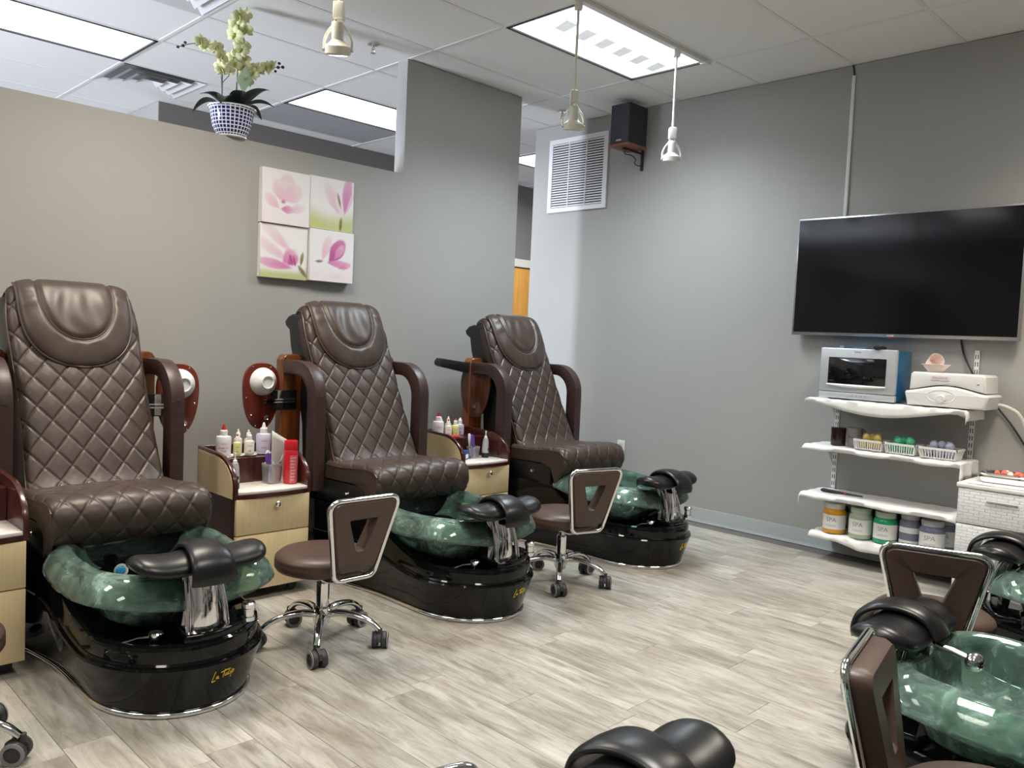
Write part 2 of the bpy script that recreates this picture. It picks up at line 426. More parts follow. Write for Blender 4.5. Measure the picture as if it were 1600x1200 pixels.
bx_ = MB().box(-0.012, 0.012, YS, YN, 0, 0.03).mesh('grid_bar', 'gridbar', None)
by_ = MB().box(XW, XE, -0.012, 0.012, 0.0005, 0.03).mesh('grid_bar', 'gridbar', None)
for k in range(-3, 7): link('grid_bar', bx_, ce, (gx(k), 0, CEIL))
for j in range(-5, 12): link('grid_bar', by_, ce, (0, gy(j), CEIL))

w = struct(MB().box(XW, 3.295, YA, YA+0.105, 0, 2.29).obj('wall_left', 'wall'))
w = struct(MB().box(3.295, 4.352, YA, YA+0.105, 0, CEIL).obj('wall_partition', 'wall'))
w = struct(MB().box(XB, XB+0.12, YS, 4.955, 0, CEIL).obj('wall_right', 'wall'))
struct(MB().box(2.675, XE, YBACK, YBACK+0.1, 0, CEIL).box(2.675, 2.775, YBACK+0.1, YN, 0, CEIL).obj('wall_back', 'wall_taupe'))
struct(MB().box(2.668, 2.675, YBACK, YN, 0, CEIL).obj('wall_return', 'wall'))
struct(MB().box(XW, 2.675, YN-0.1, YN, 0, CEIL).obj('wall_far', 'wall'))
struct(MB().box(XE-0.1, XE, YS, YBACK, 0, CEIL).obj('wall_far_end', 'wall'))
struct(MB().box(XW, XB, YS-0.1, YS, 0, CEIL).obj('wall_behind', 'wall'))
# shop-front wall with its window towards the street
wy0, wy1, wz0, wz1 = 4.70, 5.80, 0.35, 2.25
struct(MB().box(XW-0.1, XW, YS, wy0, 0, CEIL).box(XW-0.1, XW, wy1, YN, 0, CEIL).box(XW-0.1, XW, wy0, wy1, 0, wz0).box(XW-0.1, XW, wy0, wy1, wz1, CEIL).obj('wall_front', 'wall'))
win = struct(MB().box(XW-0.07, XW-0.03, wy0, wy1, wz0, wz0+0.06).box(XW-0.07, XW-0.03, wy0, wy1, wz1-0.06, wz1).box(XW-0.07, XW-0.03, wy0, wy0+0.06, wz0, wz1).box(XW-0.07, XW-0.03, wy1-0.06, wy1, wz0, wz1).box(XW-0.07, XW-0.03, 5.22, 5.28, wz0, wz1).obj('window_1', 'tv_bezel'))
for a, b_ in ((wy0+0.06, 5.22), (5.28, wy1-0.06)): MB().box(XW-0.054, XW-0.048, a, b_, wz0+0.06, wz1-0.06).obj('pane', 'pane', win)
# door in the back wall, seen through the gap
dr = struct(MB().box(6.62, 7.52, YBACK-0.03, YBACK-0.005, 0.01, 2.08, 0.004).obj('door_1', 'door_wood'))
MB().box(6.50, 6.61, YBACK-0.05, YBACK-0.001, 0, 2.18).box(7.53, 7.64, YBACK-0.05, YBACK-0.001, 0, 2.18).box(6.50, 7.64, YBACK-0.05, YBACK-0.001, 2.09, 2.18).obj('door_frame', 'cream_trim', dr)
MB().tube([(7.44, YBACK-0.03, 1.0), (7.44, YBACK-0.08, 1.0), (7.34, YBACK-0.085, 1.0)], 0.01).obj('door_handle', 'steel', dr)
# baseboards (vinyl cove)
prof = [(0, 0), (0.016, 0), (0.012, 0.010), (0.006, 0.022), (0.005, 0.098), (0.003, 0.102), (0, 0.102)]
struct(MB().prism([(XB-a, b) for a, b in prof], YS, 4.955, 'xz').obj('baseboard_right', 'vinyl_base', ang=60))
struct(MB().prism([(YA-a, b) for a, b in prof], XW, 4.352, 'yz').obj('baseboard_left', 'vinyl_base', ang=60))

# ------------------------------------------------------------------ ceiling fixtures
TL = {(0, 1): ('recessed troffer with louvred centre strip over the lamp track', 'ceiling light'),
      (0, 5): ('bright flat troffer beside the grey return panel beyond the half wall', 'ceiling light'),
      (2, 5): ('bright flat troffer in line with the square ceiling air diffuser', 'ceiling light'),
      (-2, 5): ('bright troffer over the wooden door, seen through the gap', 'ceiling light')}
for k, j, p, c, s in TROFFERS:
    cx, cy = (gx(k)+gx(k+1))/2, (gy(j)+gy(j+1))/2
    lab, cat = TL.get((k, j), ({5: 'bright flat troffer beyond the half wall near the street window', 1: 'plain recessed troffer without louvres above the stools', -3: 'recessed white troffer above the facing row of spa chairs'}[j], 'ceiling light'))
    t = thing('ceiling_troffer', lab, cat, (cx, cy, CEIL), 0, 'recessed ceiling troffers')
    hx, hy = GPX/2-0.008, GPY/2-0.008
    MB().box(-hx, hx, -hy, -hy+0.017, -0.004, 0.03).box(-hx, hx, hy-0.017, hy, -0.004, 0.03).box(-hx, -hx+0.017, -hy, hy, -0.004, 0.03).box(hx-0.017, hx, -hy, hy, -0.004, 0.03).obj('frame', 'lamp_frame', t, None)
    MB().box(-hx+0.016, hx-0.016, -hy+0.016, hy-0.016, 0.006, 0.03).obj('lens', 'lens', t, None)
    if (k, j) == (0, 1):
        for q in range(6):
            x0 = -0.50+q*0.172
            MB().prism([(x0, -0.075), (x0+0.095, -0.075), (x0+0.130, 0.060), (x0+0.045, 0.060)], -0.020, -0.015, 'xy').obj('louver', 'louver', t, None)

def ceiling_vent(cx, cy, lab):
    t = thing('ceiling_diffuser', lab, 'air vent', (cx, cy, CEIL), 0, 'square ceiling air diffusers')
    MB().box(-0.29, 0.29, -0.30, 0.30, 0.022, 0.028).obj('backing', 'caster_ring', t, None)
    for q, (a, z) in enumerate(((0.30, 0.0), (0.225, -0.004), (0.15, -0.006), (0.075, -0.008))):
        b = a-0.052; zz = z+0.020
        vs = [(sx*a, sy*a, z-0.004) for sx, sy in ((-1, -1), (1, -1), (1, 1), (-1, 1))]+[(sx*b, sy*b, zz) for sx, sy in ((-1, -1), (1, -1), (1, 1), (-1, 1))]
        fs = [(i, (i+1) % 4, 4+(i+1) % 4, 4+i) for i in range(4)]
        vs2 = [(x, y, z_+0.003) for x, y, z_ in vs]
        m = MB().add(vs, fs).add(vs2, [f[::-1] for f in fs])
        if q == 3: m.add([(sx*b, sy*b, zz) for sx, sy in ((-1, -1), (1, -1), (1, 1), (-1, 1))], [(0, 1, 2, 3)])
        m.obj('cone' if q else 'frame', 'grille_white', t, None)
ceiling_vent(gx(2)+GPX*0.25, (gy(6)+gy(7))/2, 'square white ceiling air diffuser beside the flat bright troffer')
ceiling_vent(gx(2)-GPX*0.25-0.02, (gy(3)+gy(4))/2, 'square ceiling air diffuser above the half wall before the orchid')

def sprinkler(x, y, lab):
    t = thing('fire_sprinkler', lab, 'sprinkler', (x, y, CEIL), 0, 'ceiling fire sprinklers')
    MB().lathe([(0, 0), (0.035, 0), (0.036, -0.006), (0.02, -0.012), (0.009, -0.012), (0.009, -0.03), (0.012, -0.032), (0.006, -0.04), (0, -0.04)]).obj('escutcheon', 'chrome', t)
    MB().tube([(0.008, 0, -0.03), (0.014, 0, -0.045), (0.004, 0, -0.058)], 0.003).tube([(-0.008, 0, -0.03), (-0.014, 0, -0.045), (-0.004, 0, -0.058)], 0.003).lathe([(0, -0.056), (0.017, -0.056), (0.017, -0.059), (0, -0.06)]).obj('deflector', 'chrome', t)
sprinkler(2.993, 4.377-0.03, 'chrome fire sprinkler in the ceiling beside the grey partition')
sprinkler(4.81, 4.40, 'small fire sprinkler in the ceiling above the louvred wall grille')

# lamp track and three pendant spots
YT = 2.905
tr = thing('lamp_track', 'white ceiling lamp track along the edge of the louvred troffer', 'lamp track', (0, YT, CEIL))
MB().box(1.2, 4.49, -0.018, 0.018, -0.024, -0.001, 0.002, 1).obj('rail', 'white_paint', tr)
MB().box(4.44, 4.50, -0.022, 0.022, -0.030, -0.001, 0.003, 1).obj('end_feed', 'white_paint', tr)
def spot(x, lab, tilt, mat='white_paint', rz=0):
    zt = 2.545
    t = thing('pendant_spotlight', lab, 'spotlight', (x, YT, 0), rz, 'pendant track spotlights')
    MB().box(-0.020, 0.020, -0.022, 0.022, CEIL-0.065, CEIL-0.0245, 0.004).obj('adapter', mat, t)
    MB().tube([(0, 0, CEIL-0.06), (0, 0, zt)], 0.0075, 10).obj('rod', mat, t)
    MB().box(-0.021, 0.021, -0.024, 0.024, zt-0.062, zt+0.004, 0.004).obj('connector', mat, t)
    for s in (-1, 1):
        for d in (-0.007, 0.007):
            p, _ = catmull([(0.010*s, d, zt-0.055), (0.018*s, d, zt-0.08), (0.043*s, d, zt-0.115), (0.055*s, d, zt-0.15), (0.050*s, d, zt-0.178)], 12)
            MB().tube(p, 0.0042, 6).obj('yoke', mat, t)
    M = T(0, 0, zt-0.178) @ R(tilt, 'X')
    MB().lathe([(0, -0.022), (0.040, -0.022), (0.044, -0.020), (0.0505, -0.016), (0.0505, 0.012), (0.045, 0.018), (0.033, 0.026), (0.024, 0.036), (0, 0.036)], 28, M).obj('lamp_ring', mat, t)
    MB().lathe([(0, 0.034), (0.0235, 0.034), (0.0235, 0.098), (0.021, 0.102), (0, 0.102)], 24, M).obj('lamp_socket', mat, t)
    MB().tube([(-0.060, 0, zt-0.178), (-0.048, 0, zt-0.178)], 0.008, 10).tube([(0.060, 0, zt-0.178), (0.048, 0, zt-0.178)], 0.008, 10).obj('pivot_screw', mat, t)
    MB().lathe([(0, -0.0225), (0.038, -0.0225), (0.03, -0.016), (0, -0.014)], 20, M).obj('bulb', 'clear_plastic', t)
spot(1.832, 'cream pendant spotlight hanging near the chrome ceiling sprinkler', 0.25, 'offwhite', -0.75)
spot(3.262, 'cream pendant spotlight hanging in front of the wall grille', 0.2, 'offwhite', -0.75)
spot(4.158, 'bright white pendant spotlight hanging beyond the speaker', 0.12, 'white_paint', -0.75)

# ------------------------------------------------------------------ on the right-hand wall
g = thing('wall_grille', 'white louvred return-air grille high on the grey wall', 'air grille', (XB, 4.465, 2.611))
MB().box(-0.014, -0.001, -0.312, 0.312, 0.262, 0.300, 0.002, 1).box(-0.014, -0.001, -0.312, 0.312, -0.300, -0.262, 0.002, 1).box(-0.014, -0.001, -0.312, -0.272, -0.262, 0.262).box(-0.014, -0.001, 0.272, 0.312, -0.262, 0.262).obj('frame', 'grille_white', g, None)
MB().box(-0.0025, -0.001, -0.28, 0.28, -0.27, 0.27).obj('backing', 'grille_dark', g, None)
sl = MB().box(-0.0010, 0.0010, -0.275, 0.275, -0.0066, 0.0066).mesh('slat', 'grille_white', None)
for q in range(26):
    link('slat', sl, g, (-0.0075, 0, -0.252+q*0.0202), (0, math.radians(24), 0))
for y in (-0.092, 0.092): MB().box(-0.012, -0.002, y-0.004, y+0.004, -0.262, 0.262).obj('mullion', 'grille_white', g, None)

s = thing('speaker', 'dark bookshelf loudspeaker with wooden base on a wall bracket', 'loudspeaker', (4.915, 3.82, 2.69))
MB().box(-0.105, 0.105, -0.085, 0.085, 0.018, 0.305, 0.004).obj('cabinet', 'black_plastic', s)
MB().box(-0.118, -0.104, -0.082, 0.082, 0.020, 0.302, 0.006).obj('grille_cloth', 'speaker_cloth', s)
MB().box(-0.122, 0.105, -0.09, 0.09, 0.0, 0.018, 0.002).obj('base_board', 'speaker_wood', s)
MB().box(-0.1195, -0.118, -0.022, 0.022, 0.036, 0.046).obj('badge', 'grey_plastic', s, None)
MB().box(0.168, 0.184, -0.010, 0.010, -0.13, 0.02, 0.002).box(-0.06, 0.184, -0.010, 0.010, -0.012, -0.0005, 0.002).obj('bracket', 'black_plastic', s)
p, _ = catmull([(-0.03, 0.0, -0.002), (0.0, 0.03, -0.03), (0.05, 0.0, -0.04), (0.07, -0.02, -0.07), (0.11, 0.02, -0.085), (0.14, 0.0, -0.1), (0.172, 0.0, -0.085)], 40)
MB().tube(p, 0.004, 6).obj('speaker_wire', 'cable_black', s)

c = thing('cable_cover', 'thin white surface conduit running from ceiling down to television', 'conduit', (XB, 2.235, 0))
MB().box(-0.014, -0.001, -0.011, 0.011, 2.02, 2.965, 0.003).obj('cover', 'white_paint', c)
MB().tube([(-0.006, 0, 2.955), (-0.006, 0.004, 3.0), (-0.006, 0.012, 3.029)], 0.004, 6).obj('cable', 'cable_black', c)

o = thing('wall_outlet', 'ivory electrical wall outlet low beside the end spa chair', 'outlet', (XB, 3.88, 0.445))
MB().box(-0.007, -0.001, -0.036, 0.036, -0.058, 0.058, 0.003).obj('plate', 'offwhite', o)
for z in (-0.022, 0.022): MB().box(-0.009, -0.0065, -0.016, 0.016, z-0.014, z+0.014, 0.002).obj('socket', 'cream_trim', o)

# television (leans a little forward at the top)
tv = thing('television', 'large flat black television with slim silver bezel on the wall', 'television', (5.035, 1.858, 1.725))
MB().box(-0.014, 0.020, -0.645, 0.645, -0.368, 0.366, 0.004).obj('housing', 'tv_bezel', tv)
MB().box(-0.0165, -0.0135, -0.633, 0.633, -0.348, 0.356, 0.001, 1).obj('screen', 'screen', tv)
MB().box(0.018, 0.063, -0.2, 0.2, -0.15, 0.15).obj('wall_mount', 'black_plastic', tv)
MB().box(-0.016, -0.013, 0.008, 0.045, -0.363, -0.354).obj('brand_badge', 'grey_print', tv)
MB().box(-0.017, -0.0135, 0.01, 0.034, -0.372, -0.365).obj('power_light', 'red_plastic', tv)
tvl = text_mesh('LG', 0.012, 'white_paint'); link('lettering', tvl, tv, (-0.0168, 0.012, -0.358), (PI/2, 0, -PI/2))

# ------------------------------------------------------------------ art: four canvases
import colorsys
def lerp3(a, b, t): return tuple(a[i]+(b[i]-a[i])*t for i in range(3))
def paint(bg, petals, s, t):
    c = bg(s, t)
    for (px, py, a, b, ang, c0, c1, soft) in petals:
        dx, dy = s-px, t-py; ca, sa = math.cos(ang), math.sin(ang)
        u = (dx*ca+dy*sa)/a; v = (-dx*sa+dy*ca)/b
        # petal: pointed towards u=-1
        wv = v/(0.35+0.65*sm(-1.1, 0.1, u)) if u < 1 else v
        r = math.hypot(u, wv)
        al = 1-sm(1-soft, 1.0, r)
        if al > 0: c = lerp3(c, lerp3(c0, c1, sm(-1, 0.9, u)*0.75+0.25*r), al)
    return c
WH = (0.80, 0.79, 0.81); PK = (0.62, 0.16, 0.40); LP = (0.72, 0.45, 0.58); PP = (0.78, 0.68, 0.72); GR = (0.50, 0.53, 0.22); BRN = (0.16, 0.10, 0.05); DP = (0.40, 0.07, 0.22)
bgw = lambda s, t: lerp3((0.80, 0.74, 0.77), WH, sm(0.0, 0.45, t))
bgg = lambda s, t: lerp3(GR, WH, sm(0.12, 0.55, t+0.10*math.sin(s*3)))
bgl = lambda s, t: lerp3((0.50, 0.53, 0.25), WH, sm(0.05, 0.22, t-0.25*max(0, s-0.75)+0.0))
ART = [
 ('canvas print of a pale pink open magnolia on white, of the upper pair', 2.430, 2.000, 0.012, bgw, [
   (0.50, 0.70, 0.27, 0.22, 1.3, PP, (0.76, 0.62, 0.67), 0.3), (0.34, 0.62, 0.24, 0.15, 1.9, LP, PP, 0.25), (0.62, 0.58, 0.26, 0.20, 0.6, LP, PP, 0.25), (0.20, 0.40, 0.22, 0.12, 2.5, LP, PP, 0.3),
   (0.74, 0.32, 0.24, 0.11, 0.3, LP, (0.79, 0.74, 0.77), 0.35), (0.52, 0.28, 0.15, 0.09, 0.0, PK, LP, 0.3), (0.44, 0.42, 0.07, 0.06, 0.5, DP, LP, 0.6)]),
 ('canvas print of a pink magnolia bud on a green stem, above another canvas', 2.742, 2.008, 0.0, bgg, [
   (0.50, 0.62, 0.40, 0.15, 2.1, LP, (0.79, 0.74, 0.78), 0.35), (0.84, 0.72, 0.44, 0.13, 1.45, PK, LP, 0.3), (0.66, 0.52, 0.30, 0.08, 1.95, PP, PP, 0.5), (0.66, 0.60, 0.20, 0.035, 1.85, BRN, (0.45, 0.33, 0.25), 0.5),
   (0.92, 0.58, 0.30, 0.05, 1.2, LP, PP, 0.5), (0.71, 0.12, 0.18, 0.045, 1.5, BRN, (0.30, 0.25, 0.10), 0.4)]),
 ('canvas print of a magnolia heart with pink stamens and green stem', 2.433, 1.690, 0.0, bgl, [
   (0.30, 0.80, 0.55, 0.13, 2.45, LP, (0.80, 0.77, 0.78), 0.4), (0.20, 0.55, 0.55, 0.13, 2.65, LP, (0.81, 0.76, 0.77), 0.4), (0.30, 0.26, 0.45, 0.11, 3.0, PK, LP, 0.35), (0.62, 0.40, 0.22, 0.20, 0.6, PK, LP, 0.4),
   (0.68, 0.36, 0.16, 0.13, 0.7, DP, (0.66, 0.30, 0.48), 0.4), (0.72, 0.34, 0.03, 0.13, 0.3, DP, DP, 0.5), (0.64, 0.38, 0.03, 0.13, 0.4, DP, DP, 0.5), (0.88, 0.40, 0.17, 0.045, 1.4, BRN, (0.35, 0.33, 0.12), 0.4), (0.90, 0.16, 0.18, 0.05, 2.3, BRN, (0.28, 0.25, 0.12), 0.4)]),
 ('canvas print of a deep pink magnolia lying on white', 2.743, 1.695, 0.016, bgw, [
   (0.36, 0.66, 0.30, 0.12, 1.25, LP, PP, 0.35), (0.60, 0.60, 0.32, 0.18, 0.95, DP, (0.62, 0.20, 0.44), 0.22), (0.66, 0.60, 0.22, 0.10, 0.95, PK, LP, 0.5), (0.66, 0.36, 0.32, 0.09, -0.05, PK, LP, 0.3), (0.80, 0.33, 0.18, 0.08, 0.35, PK, LP, 0.35), (0.20, 0.38, 0.12, 0.035, 0.1, BRN, (0.35, 0.30, 0.24), 0.5), (0.6, 0.12, 0.28, 0.09, 0.0, PP, PP, 0.9)]),
]
for lab, cx, cz, outm, bg, pets in ART:
    t = thing('canvas_print', lab, 'picture', (cx, YA, cz), 0, 'four magnolia canvases')
    hw, hh = 0.152, 0.154; th = 0.036+outm
    MB().box(-hw, hw, -th, -0.002, -hh, hh, 0.003, 1).obj('stretched_canvas', 'canvas', t)
    n = 64
    vs = [(-hw+0.002+2*(hw-0.002)*i/n, -th-0.0006, -hh+0.002+2*(hh-0.002)*j/n) for j in range(n+1) for i in range(n+1)]
    fs = [(j*(n+1)+i, j*(n+1)+i+1, (j+1)*(n+1)+i+1, (j+1)*(n+1)+i) for j in range(n) for i in range(n)]
    me = D.meshes.new('print'); me.from_pydata(vs, [], fs); me.materials.append(MATS['print'])
    ca = me.color_attributes.new('Col', 'FLOAT_COLOR', 'POINT')
    flat = []
    for j in range(n+1):
        for i in range(n+1): flat += [*paint(bg, pets, i/n, j/n), 1.0]
    ca.data.foreach_set('color', flat)
    link('print', me, t)

# ------------------------------------------------------------------ orchid on the half wall
oc = thing('potted_orchid', 'pale green orchid in blue and white pot on top of the half wall', 'potted plant', (2.135, 4.442, 2.291))
MB().lathe([(0, 0), (0.078, 0), (0.080, 0.006), (0.074, 0.010), (0.082, 0.020), (0.102, 0.06), (0.112, 0.11), (0.118, 0.150), (0.128, 0.160), (0.128, 0.166), (0.120, 0.166), (0.11, 0.15), (0.10, 0.140), (0, 0.140)], 48).obj('pot', 'pot_glaze', oc)
MB().lathe([(0.0795, 0.0), (0.083, 0.004), (0.0795, 0.010)], 40).obj('foot_band', 'white_plastic', oc); MB().lathe([(0.121, 0.1662), (0.129, 0.1662), (0.130, 0.162), (0.128, 0.158)], 40).obj('rim_band', 'white_plastic', oc)
def leaf(L, W, droop, M):
    def f(s, t):
        w = W*math.sin(PI*min(1, 0.08+0.92*t)**0.8)*(1 if t < 1 else 0)
        a = (s-0.5)*2
        return (L*t*math.cos(droop*t*0.6), a*w, L*0.55*math.sin(PI*t*0.55)*(1-droop*t)+abs(a)*w*0.35)
    return MB().grid(f, 6, 14, M)
for a, L, W, dr_ in ((0.2, 0.17, 0.036, 1.0), (1.0, 0.15, 0.035, 0.1), (2.3, 0.20, 0.036, 1.1), (3.3, 0.15, 0.034, 0.6), (-2.3, 0.19, 0.038, 1.15), (-1.0, 0.16, 0.042, 0.0), (-0.3, 0.17, 0.036, 0.5), (-1.7, 0.12, 0.04, 0.1)):
    ob = leaf(L*1.25, W*1.15, dr_, T(0, 0, 0.15) @ R(a, 'Z') @ T(0.03, 0, 0)).obj('leaf', 'leaf', oc)
petal_m = MB()
for q, (a, L, W) in enumerate(((PI/2, 0.044, 0.014), (PI/2+2.2, 0.044, 0.012), (PI/2-2.2, 0.044, 0.012), (0.15, 0.046, 0.023), (PI-0.15, 0.046, 0.023))):
    def f(s, t, L=L, W=W):
        w = W*math.sin(PI*(0.10+0.88*t))**0.7; b = (s-0.5)*2
        return (L*t, b*w, 0.010*math.sin(PI*t)-0.006*b*b+(0.001*(q > 2)))
    petal_m.grid(f, 4, 6, R(a, 'Z') @ R(-0.15, 'Y'))
petal_me = petal_m.mesh('petals', 'petal')
heart_me = MB().sphere((0, 0.0, 0.010), 0.008, 8).sphere((0, -0.010, 0.014), 0.007, 8, sc=(0.8, 1.4, 1)).mesh('heart', 'petal_heart')
CAMDIR = (Vector((0, 0, CAM_H))-Vector((2.135, 4.442, 2.7))).normalized()
def flower(p, s=1.0):
    d = (CAMDIR+Vector((random.uniform(-.9, .9), random.uniform(-.5, .5), random.uniform(-.3, .7)))).normalized()
    o = link('flower', petal_me, oc, p); o.rotation_mode = 'QUATERNION'
    o.rotation_quaternion = d.to_track_quat('Z', 'Y') @ Quaternion((0, 0, 1), random.uniform(-0.5, 0.5)); s *= 1.25; o.scale = (s, s, s)
    link('flower_heart', heart_me, o)
def stemline(pts, n=24, r=0.0032):
    p, L = catmull(pts, n); MB().tube(p, [r*(1-0.45*i/n) for i in range(n+1)], 6).obj('stem', 'stem', oc); return p
st1 = stemline([(0.01, -0.01, 0.14), (0.02, -0.01, 0.35), (0.028, -0.01, 0.55), (0.02, -0.015, 0.70)], 28)
st2 = stemline([(-0.06, -0.01, 0.14), (-0.072, -0.01, 0.33), (-0.085, -0.015, 0.42), (-0.15, -0.03, 0.452), (-0.24, -0.04, 0.445), (-0.33, -0.05, 0.40)], 34)
st3 = stemline([(0.03, 0.0, 0.14), (0.05, -0.01, 0.26), (0.085, -0.015, 0.36), (0.14, -0.02, 0.41), (0.22, -0.03, 0.44), (0.285, -0.03, 0.46)], 30)
MB().tube([(-0.065, -0.012, 0.14), (-0.068, -0.014, 0.46)], 0.003, 6).tube([(0.018, -0.005, 0.14), (0.022, -0.014, 0.45)], 0.003, 6).obj('stake', 'stem', oc)
MB().tube([(-0.072, -0.012, 0.28), (-0.035, -0.02, 0.33), (-0.02, -0.02, 0.37)], 0.0022, 5).obj('side_stem', 'stem', oc)
for k, q in enumerate((13, 15, 17, 19, 21, 23, 24, 26, 27)):
    p = st1[q]; a = k*2.4; flower((p.x+0.030*math.cos(a), p.y-0.01+0.02*math.sin(a), p.z), 0.85+0.2*random.random())
for k, q in enumerate((12, 15, 18, 20, 22, 24, 26)):
    p = st2[q]; flower((p.x, p.y-0.012+0.02*math.sin(k*2), p.z+0.016*math.cos(k*1.9)), 0.75)
for k, q in enumerate((12, 14, 16, 18, 20, 22, 24)):
    p = st3[q]; flower((p.x, p.y-0.012+0.02*math.sin(k*2), p.z+0.014*math.cos(k*2.2)), 0.75)
for p in ((-0.035, -0.02, 0.36), (0.0, -0.02, 0.40), (0.05, -0.03, 0.44)): flower(p, 0.7)
for p, r in ((st2[-1], 0.008), (st2[-3], 0.009), (st3[-1], 0.010), (st3[-3], 0.010), ((0.262, -0.03, 0.475), 0.009), ((0.24, -0.03, 0.425), 0.008), ((-0.29, -0.045, 0.435), 0.008), ((0.0, -0.02, 0.69), 0.009)):
    MB().sphere((p[0], p[1], p[2]), r, 8, sc=(1.1, 1, 0.9)).obj('bud', 'bud', oc)
MB().prism([(0.04, 0.25), (0.095, 0.34), (0.052, 0.405), (-0.005, 0.315)], -0.047, -0.045, 'xz').obj('note_card', 'note', oc, None)

# ------------------------------------------------------------------ pedicure spa chairs (x across, y from toe to back, z up)
def sheet(path, hw, r, side, crown, quilt, nu, nt, fade=None):
    """upholstered sheet swept along path (y,z) with rounded sides; quilt=(w,h,groove,puff)"""
    pts, L = catmull([(0, a, b) for a, b in path], nt)
    mb = MB(); vs = []
    def frame(i):
        t = (pts[min(i+1, nt)]-pts[max(i-1, 0)]).normalized(); return pts[i], Vector((0, -t.z, t.y))
    for i in range(nt+1):
        C, Nn = frame(i); l = L*i/nt; w = hw(i/nt); P = (w-r)+r*PI/2+side
        for k in range(nu+1):
            p = -P+2*P*k/nu; a = abs(p); sg = 1 if p >= 0 else -1
            if a < w-r: u, n, nn = a, 0, (0, 1)
            elif a < w-r+r*PI/2:
                th = (a-(w-r))/r; u, n, nn = w-r+r*math.sin(th), -r*(1-math.cos(th)), (math.sin(th), math.cos(th))
            else: u, n, nn = w, -r-(a-(w-r+r*PI/2)), (1, 0)
            n += crown*(1-(u/w)**2)
            h = 0
            if quilt:
                pw, pl, gd, pf = quilt
                A = p/pw+l/pl; B = p/pw-l/pl; da = abs(A-round(A)); db = abs(B-round(B)); spn = 1/math.sqrt(1/pw**2+1/pl**2)
                d = min(da, db)*spn
                h = -gd*math.exp(-(d/0.0030)**2)+pf*(4*da*db)**0.45
                if fade: h *= fade(p/P, i/nt)
            q = C+Nn*(n+h*nn[1]); vs.append((sg*(u+h*nn[0]), q.y, q.z))
    fs = [(i*(nu+1)+k, i*(nu+1)+k+1, (i+1)*(nu+1)+k+1, (i+1)*(nu+1)+k) for i in range(nt) for k in range(nu)]
    return mb.add(vs, fs), pts, L, frame

def base_w(v):
    if v < 0.30: w = 0.252*math.sqrt(max(0, 1-((0.30-v)/0.30)**2))
    else: w = 0.252
    w += 0.075*sm(0.55, 1.15, v)
    if v > 1.40: w -= (1-math.sqrt(max(0, 1-((v-1.40)/0.12)**2)))*0.12
    return w
def base_outline(off, n=40):
    """closed outline, offset outward most at the front"""
    vlist = [0.30*(1-math.cos(PI/2*i/14)) for i in range(15)]+[0.30+1.10*i/18 for i in range(1, 19)]+[1.40+0.118*math.sin(PI/2*i/6) for i in range(1, 7)]
    right = []
    for v in vlist:
        e = 0.02 if v > 0 else 0
        w = base_w(v)
        # outward direction
        d = (base_w(min(v+0.004, 1.517))-base_w(max(v-0.004, 0.0)))/0.008
        nx, ny = 1, -d; l = math.hypot(nx, ny); nx /= l; ny /= l
        if v < 1e-9: nx, ny = 0, -1
        o = off*(1-0.75*sm(0.45, 0.95, v))
        right.append((w+nx*o, v+ny*o, v))
    left = [(-a, b, c) for a, b, c in right[1:]][::-1]
    return right+left
def ztop(v): return 0.0+0.15*sm(0.28, 0.78, v)
def base_mesh():
    mb = MB(); layers = [(0.0, 0.012, 0), (0.006, 0.03, 0), (0.030, 0.11, 0.2), (0.047, 0.158, 0.4), (0.050, 0.168, 0.45), (0.046, 0.175, 0.45), (0.034, 0.178, 0.45), (0.030, 0.184, 0.5), (0.034, 0.222, 0.8), (0.030, 0.236, 1), (0.020, 0.242, 1), (0.006, 0.240, 1), (-0.004, 0.225, 1), (-0.008, 0.20, 1)]
    vs = []; n = 0
    for off, z, kz in layers:
        o = base_outline(off); n = len(o)
        vs += [(a, b, z+kz*ztop(v)) for a, b, v in o]
    fs = []
    for i in range(len(layers)-1):
        for k in range(n): fs.append((i*n+k, i*n+(k+1) % n, (i+1)*n+(k+1) % n, (i+1)*n+k))
    # close deck and underside in strips between left and right sides
    for li, fl_ in ((len(layers)-1, False), (0, True)):
        for k in range((n-1)//2):
            a, b = k, k+1; c, d = (n-k-1) % n, (n-k) % n
            q = [li*n+a, li*n+b, li*n+c, li*n+d]; q = list(dict.fromkeys(q)); q = q[::-1] if fl_ else q
            if len(q) > 2: fs.append(tuple(q))
    return mb.add(vs, fs)
def seatw(t): return 0.288
def backw(t): return 0.262-0.012*math.sin(PI*min(1, t*1.2))-0.022*sm(0.72, 0.95, t)

